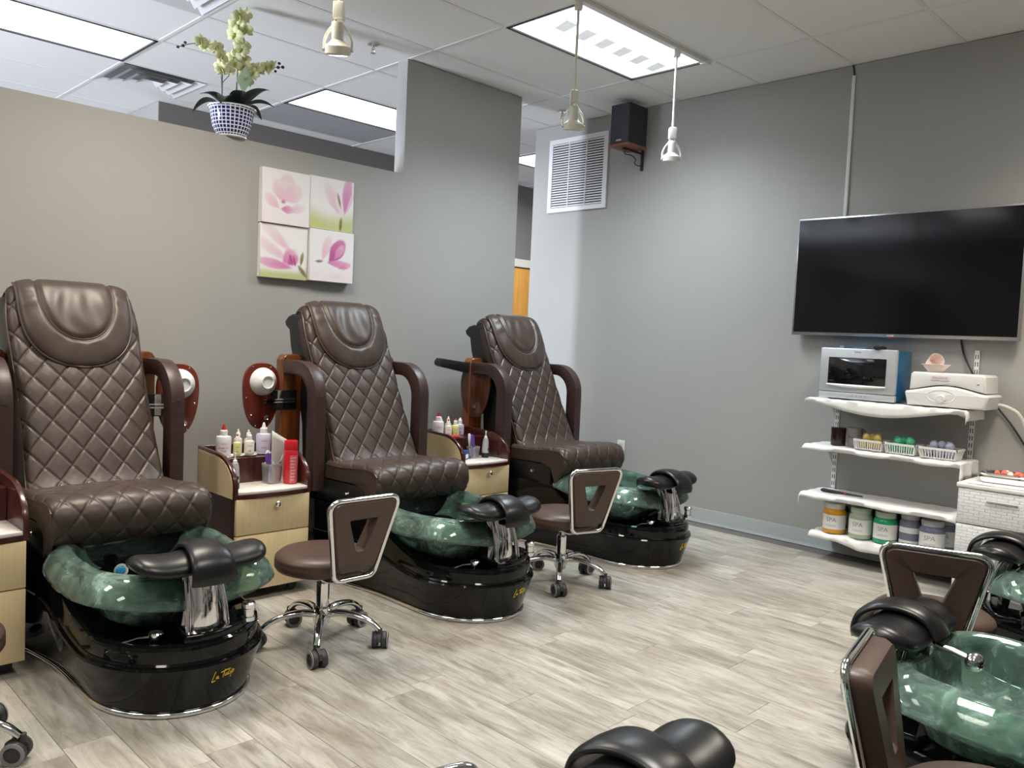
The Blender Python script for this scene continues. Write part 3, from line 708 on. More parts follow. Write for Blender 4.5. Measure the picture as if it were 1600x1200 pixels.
def bowl_outline(a):
    """outer rim radius profile of the resin basin: half width 0.345, from y 0.055 to 0.80"""
    c, s = math.cos(a), math.sin(a)
    n = 3.3
    rr = (abs(c/0.333)**n+abs(s/0.365)**n)**(-1/n)
    rr *= 1+0.030*math.cos(4*(a-PI/4))*(1 if s < 0 else 0.4)
    return rr
def bowl_mesh():
    mb = MB(); seg = 96
    prof = [(1.0, 0.344), (0.987, 0.358), (0.945, 0.392), (0.865, 0.424), (0.79, 0.436), (0.745, 0.428), (0.725, 0.405), (0.715, 0.36), (0.70, 0.31), (0.655, 0.266), (0.52, 0.236), (0.30, 0.226)]
    vs = []
    for f, z in prof:
        for k in range(seg):
            a = 2*PI*k/seg; r = bowl_outline(a)*f
            x, y = 0.012+r*math.cos(a), 0.425+r*math.sin(a)
            rim = max(0, (f-0.6)/0.4)
            dz = rim*(0.014*math.cos(4*(a+PI/4))+0.012*math.cos(2*a)+0.016*sm(0.3, 0.75, y))
            if f < 0.68 and y < 0.2: y = y+0.03
            vs.append((x, y, z+dz))
    fs = []
    for i in range(len(prof)-1):
        for k in range(seg): fs.append((i*seg+k, i*seg+(k+1) % seg, (i+1)*seg+(k+1) % seg, (i+1)*seg+k))
    o = len(vs); vs.append((0, 0.425, 0.225))
    for k in range(seg): fs.append(((len(prof)-1)*seg+k, (len(prof)-1)*seg+(k+1) % seg, o))
    return mb.add(vs, fs)

def build_spa():
    t = thing('pedicure_spa_chair', 'x', 'pedicure chair')
    base_mesh().obj('base', 'black_gloss', t, 30)
    MB().tube([(a, b, 0.010) for a, b, v in base_outline(0.003)], 0.0095, 8, closed=True).obj('floor_trim', 'chrome', t, 60)
    # raised mount behind the toe, valves
    fr_ = lambda u: 0.30-0.315*math.sqrt(max(0, 1-(u/0.268)**2))
    mt = [(-0.075+0.295*k/20, fr_(-0.075+0.295*k/20)) for k in range(21)]+[(0.215, 0.20), (0.10, 0.17), (-0.045, 0.17)]
    MB().prism(mt, 0.195, 0.266, 'xy', 0.010, 3).obj('footrest_mount', 'black_gloss', t)
    for u, v, z in ((-0.13, 0.085, 0.205), (0.155, 0.03, 0.262)):
        kb = MB().lathe([(0, 0), (0.022, 0), (0.023, 0.012), (0.019, 0.016), (0.019, 0.040), (0.0225, 0.044), (0.023, 0.058), (0.020, 0.062), (0.015, 0.0625), (0, 0.060)], 20, T(u, v, z)).obj('valve', 'chrome', t)
        if u < 0: MB().tube([(u, v, z+0.045), (u-0.045, v+0.03, z+0.043), (u-0.10, v+0.045, z+0.030)], [0.006, 0.004, 0.003], 8).obj('valve_lever', 'chrome', kb)
    # chrome pillar: curved shield-shaped plate
    def pil(s, q):
        z = 0.262+0.205*q; w = 0.062-0.014*math.sin(PI*q*0.9)+0.004*q; a = (s-0.5)*2
        return (0.015+a*w, 0.022+0.035*q*q+0.030*a*a, z)
    def pilb(s, q): x, y, z = pil(1-s, q); return (x*0.96+0.0005, y+0.045, z)
    MB().grid(pil, 12, 10).grid(pilb, 12, 10).obj('pillar', 'chrome', t, 80)
    MB().tube(catmull([(-0.050, 0.030, 0.262), (-0.046, 0.045, 0.34), (-0.040, 0.075, 0.42), (-0.030, 0.10, 0.47)], 14)[0], 0.010, 8).tube(catmull([(0.080, 0.030, 0.262), (0.076, 0.045, 0.34), (0.068, 0.075, 0.42), (0.058, 0.10, 0.47)], 14)[0], 0.010, 8).obj('pillar_edge', 'chrome', t, 80)
    # padded foot rest: two wings and a saddle over them
    def wing(sg):
        def f(s, q):
            # q along the wing 0..1, s round the section
            a = 2*PI*s; x = 0.002+sg*(0.02+0.203*q); rr = (1-max(0, (q-0.45)/0.55)**4.0)**0.5 if q < 1 else 0
            sy = 0.088*rr; sz = 0.031*rr*(1.05-0.1*q)
            dip = -0.010*math.sin(PI*min(1, q*1.15))
            ca_ = math.cos(a); y = 0.080+sy*ca_; z = 0.489+sz*math.copysign(abs(math.sin(a))**0.8, math.sin(a))+dip+0.010*q-0.016*ca_*ca_*rr
            return (x, y, z)
        m = MB().grid(f, 22, 22, None, True); return m.obj('wing_pad', 'black_vinyl', t, 80)
    wing(-1); wing(1); fr = t
    path = [(-0.036, 0.430), (-0.039, 0.455), (-0.026, 0.494), (0.018, 0.524), (0.080, 0.533), (0.145, 0.516), (0.182, 0.470)]
    pp, _ = catmull([(0, a, b) for a, b in path], 26); m = MB(); vs = []; fs = []
    for i, p in enumerate(pp):
        tn = (pp[min(i+1, 26)]-pp[max(i-1, 0)]).normalized(); n_ = Vector((0, -tn.z, tn.y)); wd_ = 0.062+0.012*math.cos(PI*i/26*1.2)
        for k in range(20):
            a = 2*PI*k/20; cx_ = abs(math.cos(a))**0.5*(1 if math.cos(a) >= 0 else -1); sx_ = abs(math.sin(a))**0.8*(1 if math.sin(a) >= 0 else -1)
            th = 0.011*(0.75 if i in (0, 26) else 1)
            q = p+n_*(th*sx_+0.005*(1-cx_*cx_)); vs.append((0.002+wd_*cx_, q.y, q.z))
    for i in range(26):
        for k in range(20): fs.append((i*20+k, i*20+(k+1) % 20, (i+1)*20+(k+1) % 20, (i+1)*20+k))
    fs += [tuple(range(20))[::-1], tuple(26*20+k for k in range(20))]
    m.add(vs, fs).obj('saddle_pad', 'black_vinyl', fr, 70)
    # spout into the basin
    MB().box(-0.012, 0.040, 0.13, 0.165, 0.425, 0.475, 0.004).tube([(0.014, 0.15, 0.452), (0.014, 0.215, 0.446), (0.012, 0.25, 0.437)], 0.011, 12).sphere((0.011, 0.268, 0.432), 0.026, 16).obj('spout', 'chrome', t)
    bw = bowl_mesh().obj('basin', 'bowl_glass', t, 80)
    md = bw.modifiers.new('thick', 'SOLIDIFY'); md.thickness = 0.005; md.offset = 0
    MB().lathe([(0, 0), (0.015, 0), (0.018, 0.008), (0.012, 0.016), (0, 0.018)], 16, T(-0.06, 0.60, 0.335) @ R(PI/2, 'X')).obj('blue_bag', 'blue_film', t)  # the blue bag in the basin, simplified to a round cap
    MB().lathe([(0, 0), (0.026, 0), (0.024, 0.008), (0, 0.008)], 18, T(-0.052, 0.612, 0.329) @ R(PI/2, 'X')).obj('bag_highlight', 'white_plastic', t)  # white disc put in for the highlight on the blue bag
    # housing below the seat with its drawer
    MB().prism([(0.74, 0.02), (0.70, 0.20), (0.66, 0.40), (0.66, 0.485), (1.40, 0.50), (1.46, 0.40), (1.48, 0.02)], -0.262, 0.262, 'yz', 0.012, 3).obj('seat_housing', 'black_gloss', t)
    for s in (-1, 1):
        d = MB().box(min(s*0.262, s*0.284), max(s*0.262, s*0.284), 0.72, 1.14, 0.385, 0.500, 0.005).obj('side_drawer', 'black_plastic', t)
        MB().lathe([(0, 0), (0.008, 0), (0.006, 0.006), (0.010, 0.012), (0.008, 0.018), (0, 0.019)], 14, T(s*0.283, 0.86, 0.450) @ R(s*PI/2, 'Y')).obj('knob', 'chrome', d)
    # seat
    sp = [(0.640, 0.448), (0.618, 0.470), (0.600, 0.505), (0.600, 0.545), (0.618, 0.583), (0.660, 0.604), (0.73, 0.606), (0.82, 0.597), (0.93, 0.588), (1.06, 0.586)]
    fd = lambda p, q: (1-sm(0.62, 0.80, q)*0.6)*(1-0.9*sm(0.80, 0.86, abs(p)))
    m, _, _, _ = sheet(sp, seatw, 0.022, 0.060, 0.012, (0.098, 0.122, 0.0045, 0.0042), 150, 130, fd)
    m.obj('seat_cushion', 'leather', t, 180)
    def seam(off, path, r=0.004):
        pts, _ = catmull([(0, a, b) for a, b in path], 40); return [(off, p.y, p.z) for p in pts]
    for s in (-1, 1):
        MB().tube([(s*0.287, p[1], p[2]-0.016) if p[2] > 0.57 else (s*0.287, p[1]+0.015, p[2]) for p in seam(0, sp)], 0.0035, 6).obj('seat_piping', 'leather_pipe', t)
        MB().prism([(0.615, 0.470), (0.612, 0.548), (0.65, 0.588), (1.06, 0.570), (1.10, 0.50), (0.80, 0.505), (0.72, 0.485), (0.69, 0.41), (0.665, 0.405)], min(s*0.272, s*0.287), max(s*0.272, s*0.287), 'yz', 0.006, 2).obj('seat_side', 'leather', t)
    # back
    bp = [(0.955, 0.560), (1.010, 0.62), (1.060, 0.72), (1.125, 0.85), (1.200, 1.00), (1.272, 1.14), (1.325, 1.25), (1.365, 1.325), (1.400, 1.364), (1.452, 1.372), (1.49, 1.352)]
    fdb = lambda p, q: (1-0.95*sm(0.86, 0.92, abs(p)))*(1-sm(0.93, 0.97, q))
    m, bpts, bL, bfr = sheet(bp, backw, 0.030, 0.055, 0.014, (0.098, 0.128, 0.0045, 0.0042), 170, 230, fdb)
    bk = m.obj('backrest', 'leather', t, 180)
    for s in (-1, 1):
        path = []
        for i in range(0, 231, 5):
            C, Nn = bfr(i); q = C-Nn*0.028; path.append((s*(backw(i/230)+0.001), q.y, q.z))
        MB().tube(path, 0.0038, 6).obj('back_piping', 'leather_pipe', bk)
    # plastic shell behind
    sh = [(1.10, 0.50), (1.12, 0.70), (1.23, 0.98), (1.33, 1.20), (1.40, 1.318), (1.455, 1.330), (1.50, 1.318), (1.535, 1.29), (1.525, 1.262), (1.485, 1.24), (1.47, 1.15), (1.44, 0.98), (1.38, 0.74), (1.36, 0.50)]
    MB().prism([(a+0.055*sm(0.9, 1.2, b)*(a > 1.42), b) for a, b in sh], -0.246, 0.246, 'yz', 0.014, 3).obj('back_shell', 'black_plastic', t)
    # pillow
    def pw_(q): return 0.222*(1-max(0, (q-0.12)/0.88)**3.4)**0.5 if q < 1 else 0.0
    i0, i1 = 212, 124
    def on_back(q, u, off):
        f = i0+(i1-i0)*q; i = int(f); fr_ = f-i
        C0, N0 = bfr(i); C1, N1 = bfr(min(i+1, 230)); C = C0.lerp(C1, fr_); Nn = N0.lerp(N1, fr_).normalized()
        p = C+Nn*off; return (u, p.y, p.z)
    def inner(q): return 0.145*(1-(q/0.70)**3.0)**0.5 if q < 0.70 else 0.0
    def pil_f(s, q):
        a = (s-0.5)*2; w_ = pw_(q*0.996); u = a*w_
        edge = max(0, 1-abs(a)**4)**0.5*max(0, 1-q**9)**0.5
        off = 0.012+0.040*edge*(0.75+0.25*math.sin(PI*min(1, q*1.1)))
        ri = ((abs(u)/0.145)**2+(q/0.70)**3.0)          # 1 on the inner seam
        off -= 0.010*math.exp(-((ri-1)/0.13)**2)*edge
        ang = math.atan2(u, (q-0.10)*0.34)
        off += 0.0022*math.sin(ang*15+2.2*math.sin(ang*4.3))*sm(1.0, 1.5, ri)*edge
        off += 0.0034*math.sin(u*62+1.9*math.sin(q*5+u*9))*(1-sm(0.35, 0.9, ri))*sm(0.02, 0.25, q)
        return off
    def pil_p(s, q): return on_back(q*0.997, (s-0.5)*2*pw_(q*0.996), pil_f(s, q))
    pl = MB().grid(pil_p, 72, 60).obj('head_pillow', 'leather', t, 180)
    rim = [on_back(q, -pw_(q), 0.016) for q in [k/40 for k in range(41)]]+[on_back(q, pw_(q), 0.016) for q in [1-k/40 for k in range(1, 41)]]
    MB().tube(rim, 0.0048, 8).obj('pillow_piping', 'leather_pipe', pl)
    seam_o = lambda q: pil_f(0.5+0.5*inner(q)/max(1e-4, pw_(q*0.996)), q)+0.001
    ins = [on_back(q, -inner(q), seam_o(q)) for q in [0.02+0.68*k/30 for k in range(31)]]+[on_back(q, inner(q), seam_o(q)) for q in [0.70-0.68*k/30 for k in range(1, 31)]]
    MB().tube(ins, 0.0035, 6).obj('pillow_seam', 'leather_pipe', pl)
    # curved arms
    arc = lambda cx_, cz_, rx, rz_, a0, a1, n=12: [(cx_+rx*math.cos(a0+(a1-a0)*i/n), cz_+rz_*math.sin(a0+(a1-a0)*i/n)) for i in range(n+1)]
    poly = [(1.05, 0.44)]+arc(1.235, 0.90, 0.185, 0.185, PI, PI/2)+[(1.38, 1.085), (1.38, 1.015)]+arc(1.25, 0.895, 0.115, 0.118, PI/2, PI)+[(1.135, 0.44)]
    for s in (-1, 1):
        a0, a1 = sorted((s*0.300, s*0.362))
        am = MB().prism(poly, a0, a1, 'yz', 0.005, 2).obj('arm', 'arm_wood', t, 30)
        MB().box(s*0.331-0.008, s*0.331+0.008, 1.0488, 1.06, 0.910, 0.930).obj('bolt_hole_shade', 'ceiling_void', am)  # dark box on the arm face, drawn for the shade in the hole
        px = s*0.304
        MB().prism([(px-0.058, 0.50), (px-0.058, 1.085), (px-0.045, 1.105), (px-0.03, 1.113), (px+0.03, 1.113), (px+0.045, 1.105), (px+0.058, 1.085), (px+0.058, 0.50)], 1.385, 1.455, 'xz', 0.008, 3).obj('tray_post', 'post_wood', t, 30)
    # yellow script on the toe
    def surf(u, z):
        off = 0.030+0.017*(z-0.11)/0.048 if z > 0.11 else 0.006+0.024*(z-0.03)/0.08
        return 0.30-(0.30+off)*math.sqrt(max(0, 1-(u/(0.252+off))**2))
    strokes = [[(0.00, 1.0), (-0.06, 0.5), (-0.12, -0.05), (-0.14, -0.25), (-0.06, -0.2), (0.08, -0.12)], [(0.20, 0.35), (0.12, 0.25), (0.12, 0.05), (0.20, 0.08), (0.24, 0.34), (0.22, 0.10), (0.30, 0.05)],
               [(0.36, 0.72), (0.55, 0.80), (0.85, 0.88)], [(0.62, 1.0), (0.56, 0.5), (0.54, 0.05)], [(0.66, 0.5), (0.64, 0.2), (0.74, 0.15), (0.80, 0.5), (0.79, 0.2), (0.85, 0.15)], [(0.92, 0.95), (0.88, 0.4), (0.90, 0.15), (0.96, 0.2)], [(1.02, 0.5), (1.0, 0.15)], [(1.05, 0.72), (1.06, 0.76)],
               [(1.12, 0.55), (1.07, -0.25)], [(1.12, 0.5), (1.24, 0.58), (1.24, 0.30), (1.10, 0.22)]]
    m = MB()
    for st in strokes:
        pts = []
        pp, _ = catmull([(a, b, 0) for a, b in st], 14)
        for p in pp:
            u = 0.012+0.056*p.x; z = 0.112+0.030*p.y; pts.append((u, surf(u, z)-0.0006, z))
        m.tube(pts, 0.0011, 5)
    m.obj('script_lettering', 'yellow_print', t, None)
    return t

def tray(spa, side, u, v, z0, flipz=1.0, rz=0.0, mat='tray_wood', bowl=True, hinge=True):
    """round-topped fold-away tray on a chair post (faces the front)"""
    n = 40; poly = []
    for k in range(n):
        a = 2*PI*k/n; s_ = math.sin(a); w_ = 0.112 if s_ > 0 else 0.112
        x_ = math.cos(a)*(0.108+0.020*s_); z_ = s_*0.172
        z_ = math.copysign(abs(s_)**0.85, s_)*0.172; x_ = math.copysign(abs(math.cos(a))**0.80, math.cos(a))*(0.100+0.020*s_)
        poly.append((x_, z_))
    M = T(u, v, z0) @ R(rz, 'Z')
    tp = MB().prism(poly, -0.010, 0.010, 'xz', 0.004, 2, M).obj('tray', mat, spa, 30)
    if bowl:
        MB().lathe([(0, 0.052), (0.028, 0.052), (0.030, 0.058), (0.034, 0.058), (0.037, 0.050), (0.058, 0.036), (0.070, 0.014), (0.073, 0.0), (0, 0.0)], 32, M @ T(0.004, -0.010, 0.075) @ R(PI/2, 'X')).obj('cup_bowl', 'white_plastic', tp)
        MB().lathe([(0, 0), (0.014, 0), (0.014, 0.003), (0.008, 0.004), (0.006, 0.002), (0, 0.002)], 16, M @ T(0.03, -0.010, -0.115) @ R(PI/2, 'X')).obj('lock_rosette', 'chrome', tp)
        m = MB()
        for a, b in ((-0.05, 0.15), (0.05, 0.15), (-0.085, -0.01), (0.08, -0.02), (-0.055, -0.10), (0.045, -0.145), (-0.03, -0.155)): m.lathe([(0, 0.002), (0.004, 0.0015), (0.005, 0)], 8, M @ T(a, -0.010, b) @ R(PI/2, 'X'))
        m.obj('screws', 'chrome', tp, None)
    if hinge:
        s = -side
        MB().box(min(s*0.055, s*0.20), max(s*0.055, s*0.20), -0.016, -0.011, -0.075, 0.030, 0.001, 1, M).obj('hinge_plate', 'black_plastic', tp)
        MB().tube([(s*0.01, -0.022, -0.022), (s*0.10, -0.026, -0.020), (s*0.18, -0.022, -0.018)], 0.006, 8, M=M).tube([(s*0.01, -0.022, -0.036), (s*0.10, -0.026, -0.034), (s*0.18, -0.022, -0.032)], 0.006, 8, M=M).box(min(s*0.085, s*0.115), max(s*0.085, s*0.115), -0.020, -0.012, -0.07, 0.028, M=M).obj('hinge_clasp', 'chrome', tp)
    return tp

SPA0 = build_spa()
spec = [
 (1.165, 2.50, 0, 'quilted brown leather spa chair at the end of the row farthest from the grille', 'row of spa chairs along the half wall'),
 (2.56, 2.53, 0, 'quilted brown leather pedicure spa chair under the flower canvases, middle one of its row', 'row of spa chairs along the half wall'),
 (3.925, 2.57, 0, 'quilted brown leather pedicure spa chair of the wall row, next to the wall outlet', 'row of spa chairs along the half wall'),
 (1.19, 0.90, PI, 'pedicure spa of the facing row, the one farthest from the television wall', 'facing row of spa chairs'),
 (2.457, 0.905, PI, 'pedicure spa of the facing row, basin between two brown rolling stools', 'facing row of spa chairs'),
 (3.80, 0.985, PI, 'pedicure spa of the facing row beside the white woven drawer cart', 'facing row of spa chairs')]
SPAS = []
for i, (x, y, rz, lab, grp) in enumerate(spec):
    o = SPA0 if i == 0 else copy_tree(SPA0)
    o.location = (x, y, 0); o.rotation_euler = (0, 0, rz); tag(o, lab, 'pedicure chair', grp); SPAS.append(o)
tray(SPAS[0], 1, 0.474, 1.40, 0.885)
tray(SPAS[1], -1, -0.474, 1.40, 0.893)
tray(SPAS[1], 1, 0.33, 1.475, 0.885, hinge=False)
tray(SPAS[2], -1, -0.335, 1.36, 0.90, rz=-1.15, mat='tray_wood_dark', bowl=False, hinge=False)
MB().lathe([(0, 0), (0.012, 0), (0.010, 0.004), (0, 0.005)], 14, T(-0.345, 1.352, 0.80) @ R(-1.15, 'Z') @ R(PI/2, 'X')).obj('tray_button', 'steel', SPAS[2])
MB().prism([(-0.60, 1.085), (-0.585, 1.105), (-0.36, 1.080), (-0.36, 1.015), (-0.585, 1.055), (-0.60, 1.065)], 1.40, 1.47, 'xz', 0.006, 2).obj('remote_holder', 'black_plastic', SPAS[2])

# ------------------------------------------------------------------ technician stools (backrest towards local -y)
def build_stool():
    t = thing('rolling_stool', 'x', 'stool')
    ZS = 0.385
    MB().lathe([(0, ZS), (0.06, ZS), (0.13, ZS-0.003), (0.170, ZS-0.012), (0.187, ZS-0.026), (0.190, ZS-0.036), (0.1885, ZS-0.040), (0.190, ZS-0.044), (0.190, ZS-0.066), (0.182, ZS-0.078), (0.16, ZS-0.082), (0, ZS-0.082)], 48).obj('seat', 'stool_leather', t, 60)
    MB().lathe([(0, 0.302), (0.10, 0.302), (0.10, 0.298), (0, 0.296)], 24).obj('seat_plate', 'black_plastic', t)
    MB().lathe([(0, 0.30), (0.016, 0.30), (0.016, 0.15), (0, 0.15)], 18).obj('gas_lift', 'steel', t)
    MB().lathe([(0, 0.245), (0.0255, 0.245), (0.0265, 0.235), (0.0265, 0.14), (0, 0.14)], 24).obj('column', 'chrome', t)
    MB().lathe([(0, 0.150), (0.034, 0.150), (0.036, 0.140), (0.033, 0.085), (0.024, 0.07), (0, 0.07)], 24).obj('hub', 'chrome', t)
    for k in range(5):
        a = -2.20+k*2*PI/5; Mr = R(a, 'Z')
        p, _ = catmull([(0.02, 0, 0.118), (0.08, 0, 0.128), (0.15, 0, 0.122), (0.205, 0, 0.102), (0.240, 0, 0.074)], 16)
        MB().tube(p, [0.020-0.006*i/16 for i in range(17)], 12, flat=0.75, M=Mr).obj('leg', 'chrome', t, 70)
        Mc = Mr @ T(0.243, 0, 0) @ R(k*1.3+0.5, 'Z') @ Matrix.Scale(1.14, 4)
        w = MB()
        for s_ in (-1, 1): w.lathe([(0, -0.010), (0.020, -0.010), (0.0275, -0.007), (0.0290, 0), (0.0275, 0.007), (0.020, 0.010), (0, 0.010)], 20, Mc @ T(0.010, s_*0.0145, 0.029) @ R(PI/2, 'X'))
        cs = w.obj('caster', 'caster_rubber', t)
        MB().lathe([(0.020, 0), (0.0285, 0.0), (0.0285, 0.003), (0.020, 0.004)], 20, Mc @ T(0.010, 0.0245, 0.029) @ R(-PI/2, 'X')).obj('caster_ring', 'caster_ring', cs)
        MB().lathe([(0.020, 0), (0.0285, 0.0), (0.0285, 0.003), (0.020, 0.004)], 20, Mc @ T(0.010, -0.0245, 0.029) @ R(PI/2, 'X')).obj('caster_ring', 'caster_ring', cs)
        MB().prism([(-0.024, 0.030), (-0.020, 0.048), (-0.004, 0.062), (0.012, 0.064), (0.034, 0.050), (0.038, 0.030), (0.020, 0.036), (0, 0.040)], -0.006, 0.006, 'xz', M=Mc).lathe([(0, 0.05), (0.009, 0.05), (0.009, 0.072), (0, 0.072)], 10, Mc @ T(-0.004, 0, 0)).obj('caster_hood', 'caster_rubber', cs)
    # back: rounded inverted trapezoid with triangular opening, chrome tube frame
    def rt(pts, rr, n=6):
        out = []
        for i, p in enumerate(pts):
            p = Vector(p); a = (Vector(pts[i-1])-p).normalized(); b = (Vector(pts[(i+1) % len(pts)])-p).normalized()
            for k in range(n+1):
                s_ = k/n; q0 = p+a*rr[i]; q1 = p+b*rr[i]; out.append(tuple((1-s_)**2*q0+2*s_*(1-s_)*p+s_*s_*q1))
        return out
    tp_, bt_ = 0.620, 0.340
    def place(x, z, y=0):     # tilt the pad back towards the top
        q = (z-bt_)/(tp_-bt_); return (x, -0.205-0.055*q+y, z)
    outer = rt([(-0.150, tp_), (0.150, tp_), (0.082, bt_), (-0.082, bt_)], [0.045, 0.045, 0.03, 0.03])
    hole = rt([(-0.062, 0.548), (0.062, 0.548), (0.016, 0.425), (-0.016, 0.425)], [0.008]*4)
    n = len(outer); vs = []; fs = []
    rings = []
    for (poly, y, sc) in ((hole, -0.020, 1.0), (hole, -0.024, 1.06), (outer, -0.024, 0.95), (outer, -0.016, 1.0), (outer, 0.018, 1.0), (outer, 0.034, 0.94), (hole, 0.034, 1.08), (hole, 0.028, 1.0)):
        cx_, cz_ = 0, 0.49
        rings.append(range(len(vs), len(vs)+n)); vs += [place(p[0]*sc, cz_+(p[1]-cz_)*sc, y) for p in poly]
    for a in range(len(rings)):
        b = (a+1) % len(rings)
        for k in range(n): fs.append((rings[a][k], rings[a][(k+1) % n], rings[b][(k+1) % n], rings[b][k])[::-1])
    MB().add(vs, fs).obj('back_pad', 'stool_leather', t, 40)
    fo = rt([(-0.158, tp_+0.008), (0.158, tp_+0.008), (0.088, bt_-0.03), (-0.088, bt_-0.03)], [0.05, 0.05, 0.03, 0.03], 8)
    k0 = 27  # open the loop at the bottom edge
    loop = [place(p[0], p[1], -0.014) for p in fo]
    MB().tube(loop, 0.0095, 10, closed=True).obj('back_frame', 'chrome', t, 80)
    for s_ in (-1, 1):
        MB().tube(catmull([place(s_*0.080, bt_-0.028, -0.014), (s_*0.078, -0.165, 0.300), (s_*0.07, -0.10, 0.296), (s_*0.06, 0.0, 0.294)], 16)[0], 0.0095, 8).obj('frame_arm', 'chrome', t, 80)
    return t
ST0 = build_stool()
for i, (x, y, rz, dz, lab, grp) in enumerate([
    (1.775, 2.795, 0.0, 0, 'brown rolling stool with cut-out back before the cabinet holding the red spray can', 'rolling stools'),
    (3.185, 2.775, -0.25, 0, 'brown rolling stool with cut-out back before the cabinet with the red dish', 'rolling stools'),
    (0.44, 2.66, -0.89, 0, 'brown rolling stool at the cabinet on the free side of the first spa chair', 'rolling stools'),
    (1.838, 0.420, PI+0.20, -0.010, 'brown rolling stool with padded back beside the big green basin of the facing row', 'rolling stools'),
    (2.972, 0.912, -1.287, 0.028, 'brown rolling stool standing in front of the shelf of spa jars', 'rolling stools'),
    (0.625, 0.632, PI-0.22, -0.020, 'brown rolling stool of the facing row farthest from the shelves', 'rolling stools')]):
    o = ST0 if i == 0 else copy_tree(ST0)
    o.location = (x, y, 0); o.rotation_euler = (0, 0, rz); tag(o, lab, 'stool', grp)
    for c in o.children:      # seat height set on the gas lift
        if c.name.split('.')[0] in ('seat', 'seat_plate', 'gas_lift', 'back_pad', 'back_frame', 'frame_arm'): c.location.z = dz

# ------------------------------------------------------------------ rolling side cabinets (origin: front bottom centre)
def build_cabinet():
    t = thing('side_cabinet', 'x', 'cabinet')
    W = 0.19; DPT = 0.38
    MB().box(-W+0.016, W-0.016, 0.012, DPT, 0.062, 0.478, 0.002, 1).obj('body', 'mahogany', t)
    for z0, z1, nm in ((0.052, 0.306, 'door'), (0.310, 0.474, 'drawer')):
        d = MB().box(-W+0.006, W-0.006, -0.008, 0.011, z0, z1, 0.003).obj(nm, 'maple', t)
        if nm == 'drawer': MB().lathe([(0, 0), (0.007, 0), (0.006, 0.010), (0.013, 0.016), (0.014, 0.022), (0.010, 0.027), (0, 0.028)], 18, T(0.01, -0.008, 0.440) @ R(PI/2, 'X')).obj('knob', 'chrome', d)
    # bowed worktop: dark edge and marble
    def bow(y_, w_): return [(-w_, 0.03), (-w_, y_+0.012)]+[(-w_+2*w_*k/14, y_-0.020*math.sin(PI*k/14)) for k in range(15)]+[(w_, y_+0.012), (w_, 0.03)]
    top = [(-W+0.012, 0.24)]+[(-W+0.012+2*(W-0.012)*k/14, -0.006-0.018*math.sin(PI*k/14)) for k in range(15)]+[(W-0.012, 0.24)]
    MB().prism(top, 0.478, 0.494, 'xy').obj('top_edge', 'mahogany', t, 50)
    top2 = [(-W+0.016, 0.21)]+[(-W+0.016+2*(W-0.016)*k/14, -0.002-0.018*math.sin(PI*k/14)) for k in range(15)]+[(W-0.016, 0.21)]
    MB().prism(top2, 0.4935, 0.508, 'xy', 0.003, 2).obj('marble_top', 'marble', t, 30)
    # raised back shelf
    MB().box(-W+0.016, W-0.016, 0.205, DPT, 0.478, 0.628, 0.002, 1).obj('back_riser', 'mahogany', t)
    # curved side cheeks
    prof = [(-0.004, 0.474), (-0.004, 0.520)]+[(-0.004+0.20*(1-math.cos(PI/2*k/12)), 0.520+0.145*math.sin(PI/2*k/12)) for k in range(1, 13)]+[(DPT, 0.672), (DPT, 0.474)]
    inn = [(0.012, 0.476), (0.012, 0.520)]+[(0.012+0.186*(1-math.cos(PI/2*k/12)), 0.520+0.130*math.sin(PI/2*k/12)) for k in range(1, 13)]+[(DPT-0.012, 0.657), (DPT-0.012, 0.476)]
    for s in (-1, 1):
        a0, a1 = sorted((s*(W-0.016), s*(W+0.004)))
        ck = MB().prism(prof, a0, a1, 'yz', 0.003, 2).obj('side_cheek', 'mahogany', t, 30)
        a0, a1 = sorted((s*(W+0.0035), s*(W+0.006)))
        MB().prism(inn, a0, a1, 'yz').obj('cheek_panel', 'maple', ck, None)
    MB().box(-W, W, DPT-0.012, DPT, 0.478, 0.672, 0.002, 1).obj('back_rail', 'mahogany', t)
    for x_ in (-0.14, 0.14):
        for y_ in (0.06, 0.32):
            MB().lathe([(0, -0.009), (0.020, -0.009), (0.022, 0), (0.020, 0.009), (0, 0.009)], 16, T(x_, y_, 0.0222) @ R(PI/2, 'X')).box(x_-0.010, x_+0.010, y_-0.013, y_+0.013, 0.036, 0.064).obj('caster', 'caster_rubber', t)
    return t
CB0 = build_cabinet()
CABS = []
for i, (x, y, lab) in enumerate([(1.893, 3.42, 'cream front side cabinet with marble top carrying the red spray can'), (3.365, 3.555, 'cream front side cabinet whose riser holds the small red dish'), (0.628, 3.16, 'cream front side cabinet on the free side of the first spa chair')]):
    o = CB0 if i == 0 else copy_tree(CB0)
    o.location = (x, y, 0); tag(o, lab, 'cabinet', 'side cabinets between the spa chairs'); CABS.append((x, y))
ZR, ZM = 0.6285, 0.5085       # riser and marble heights

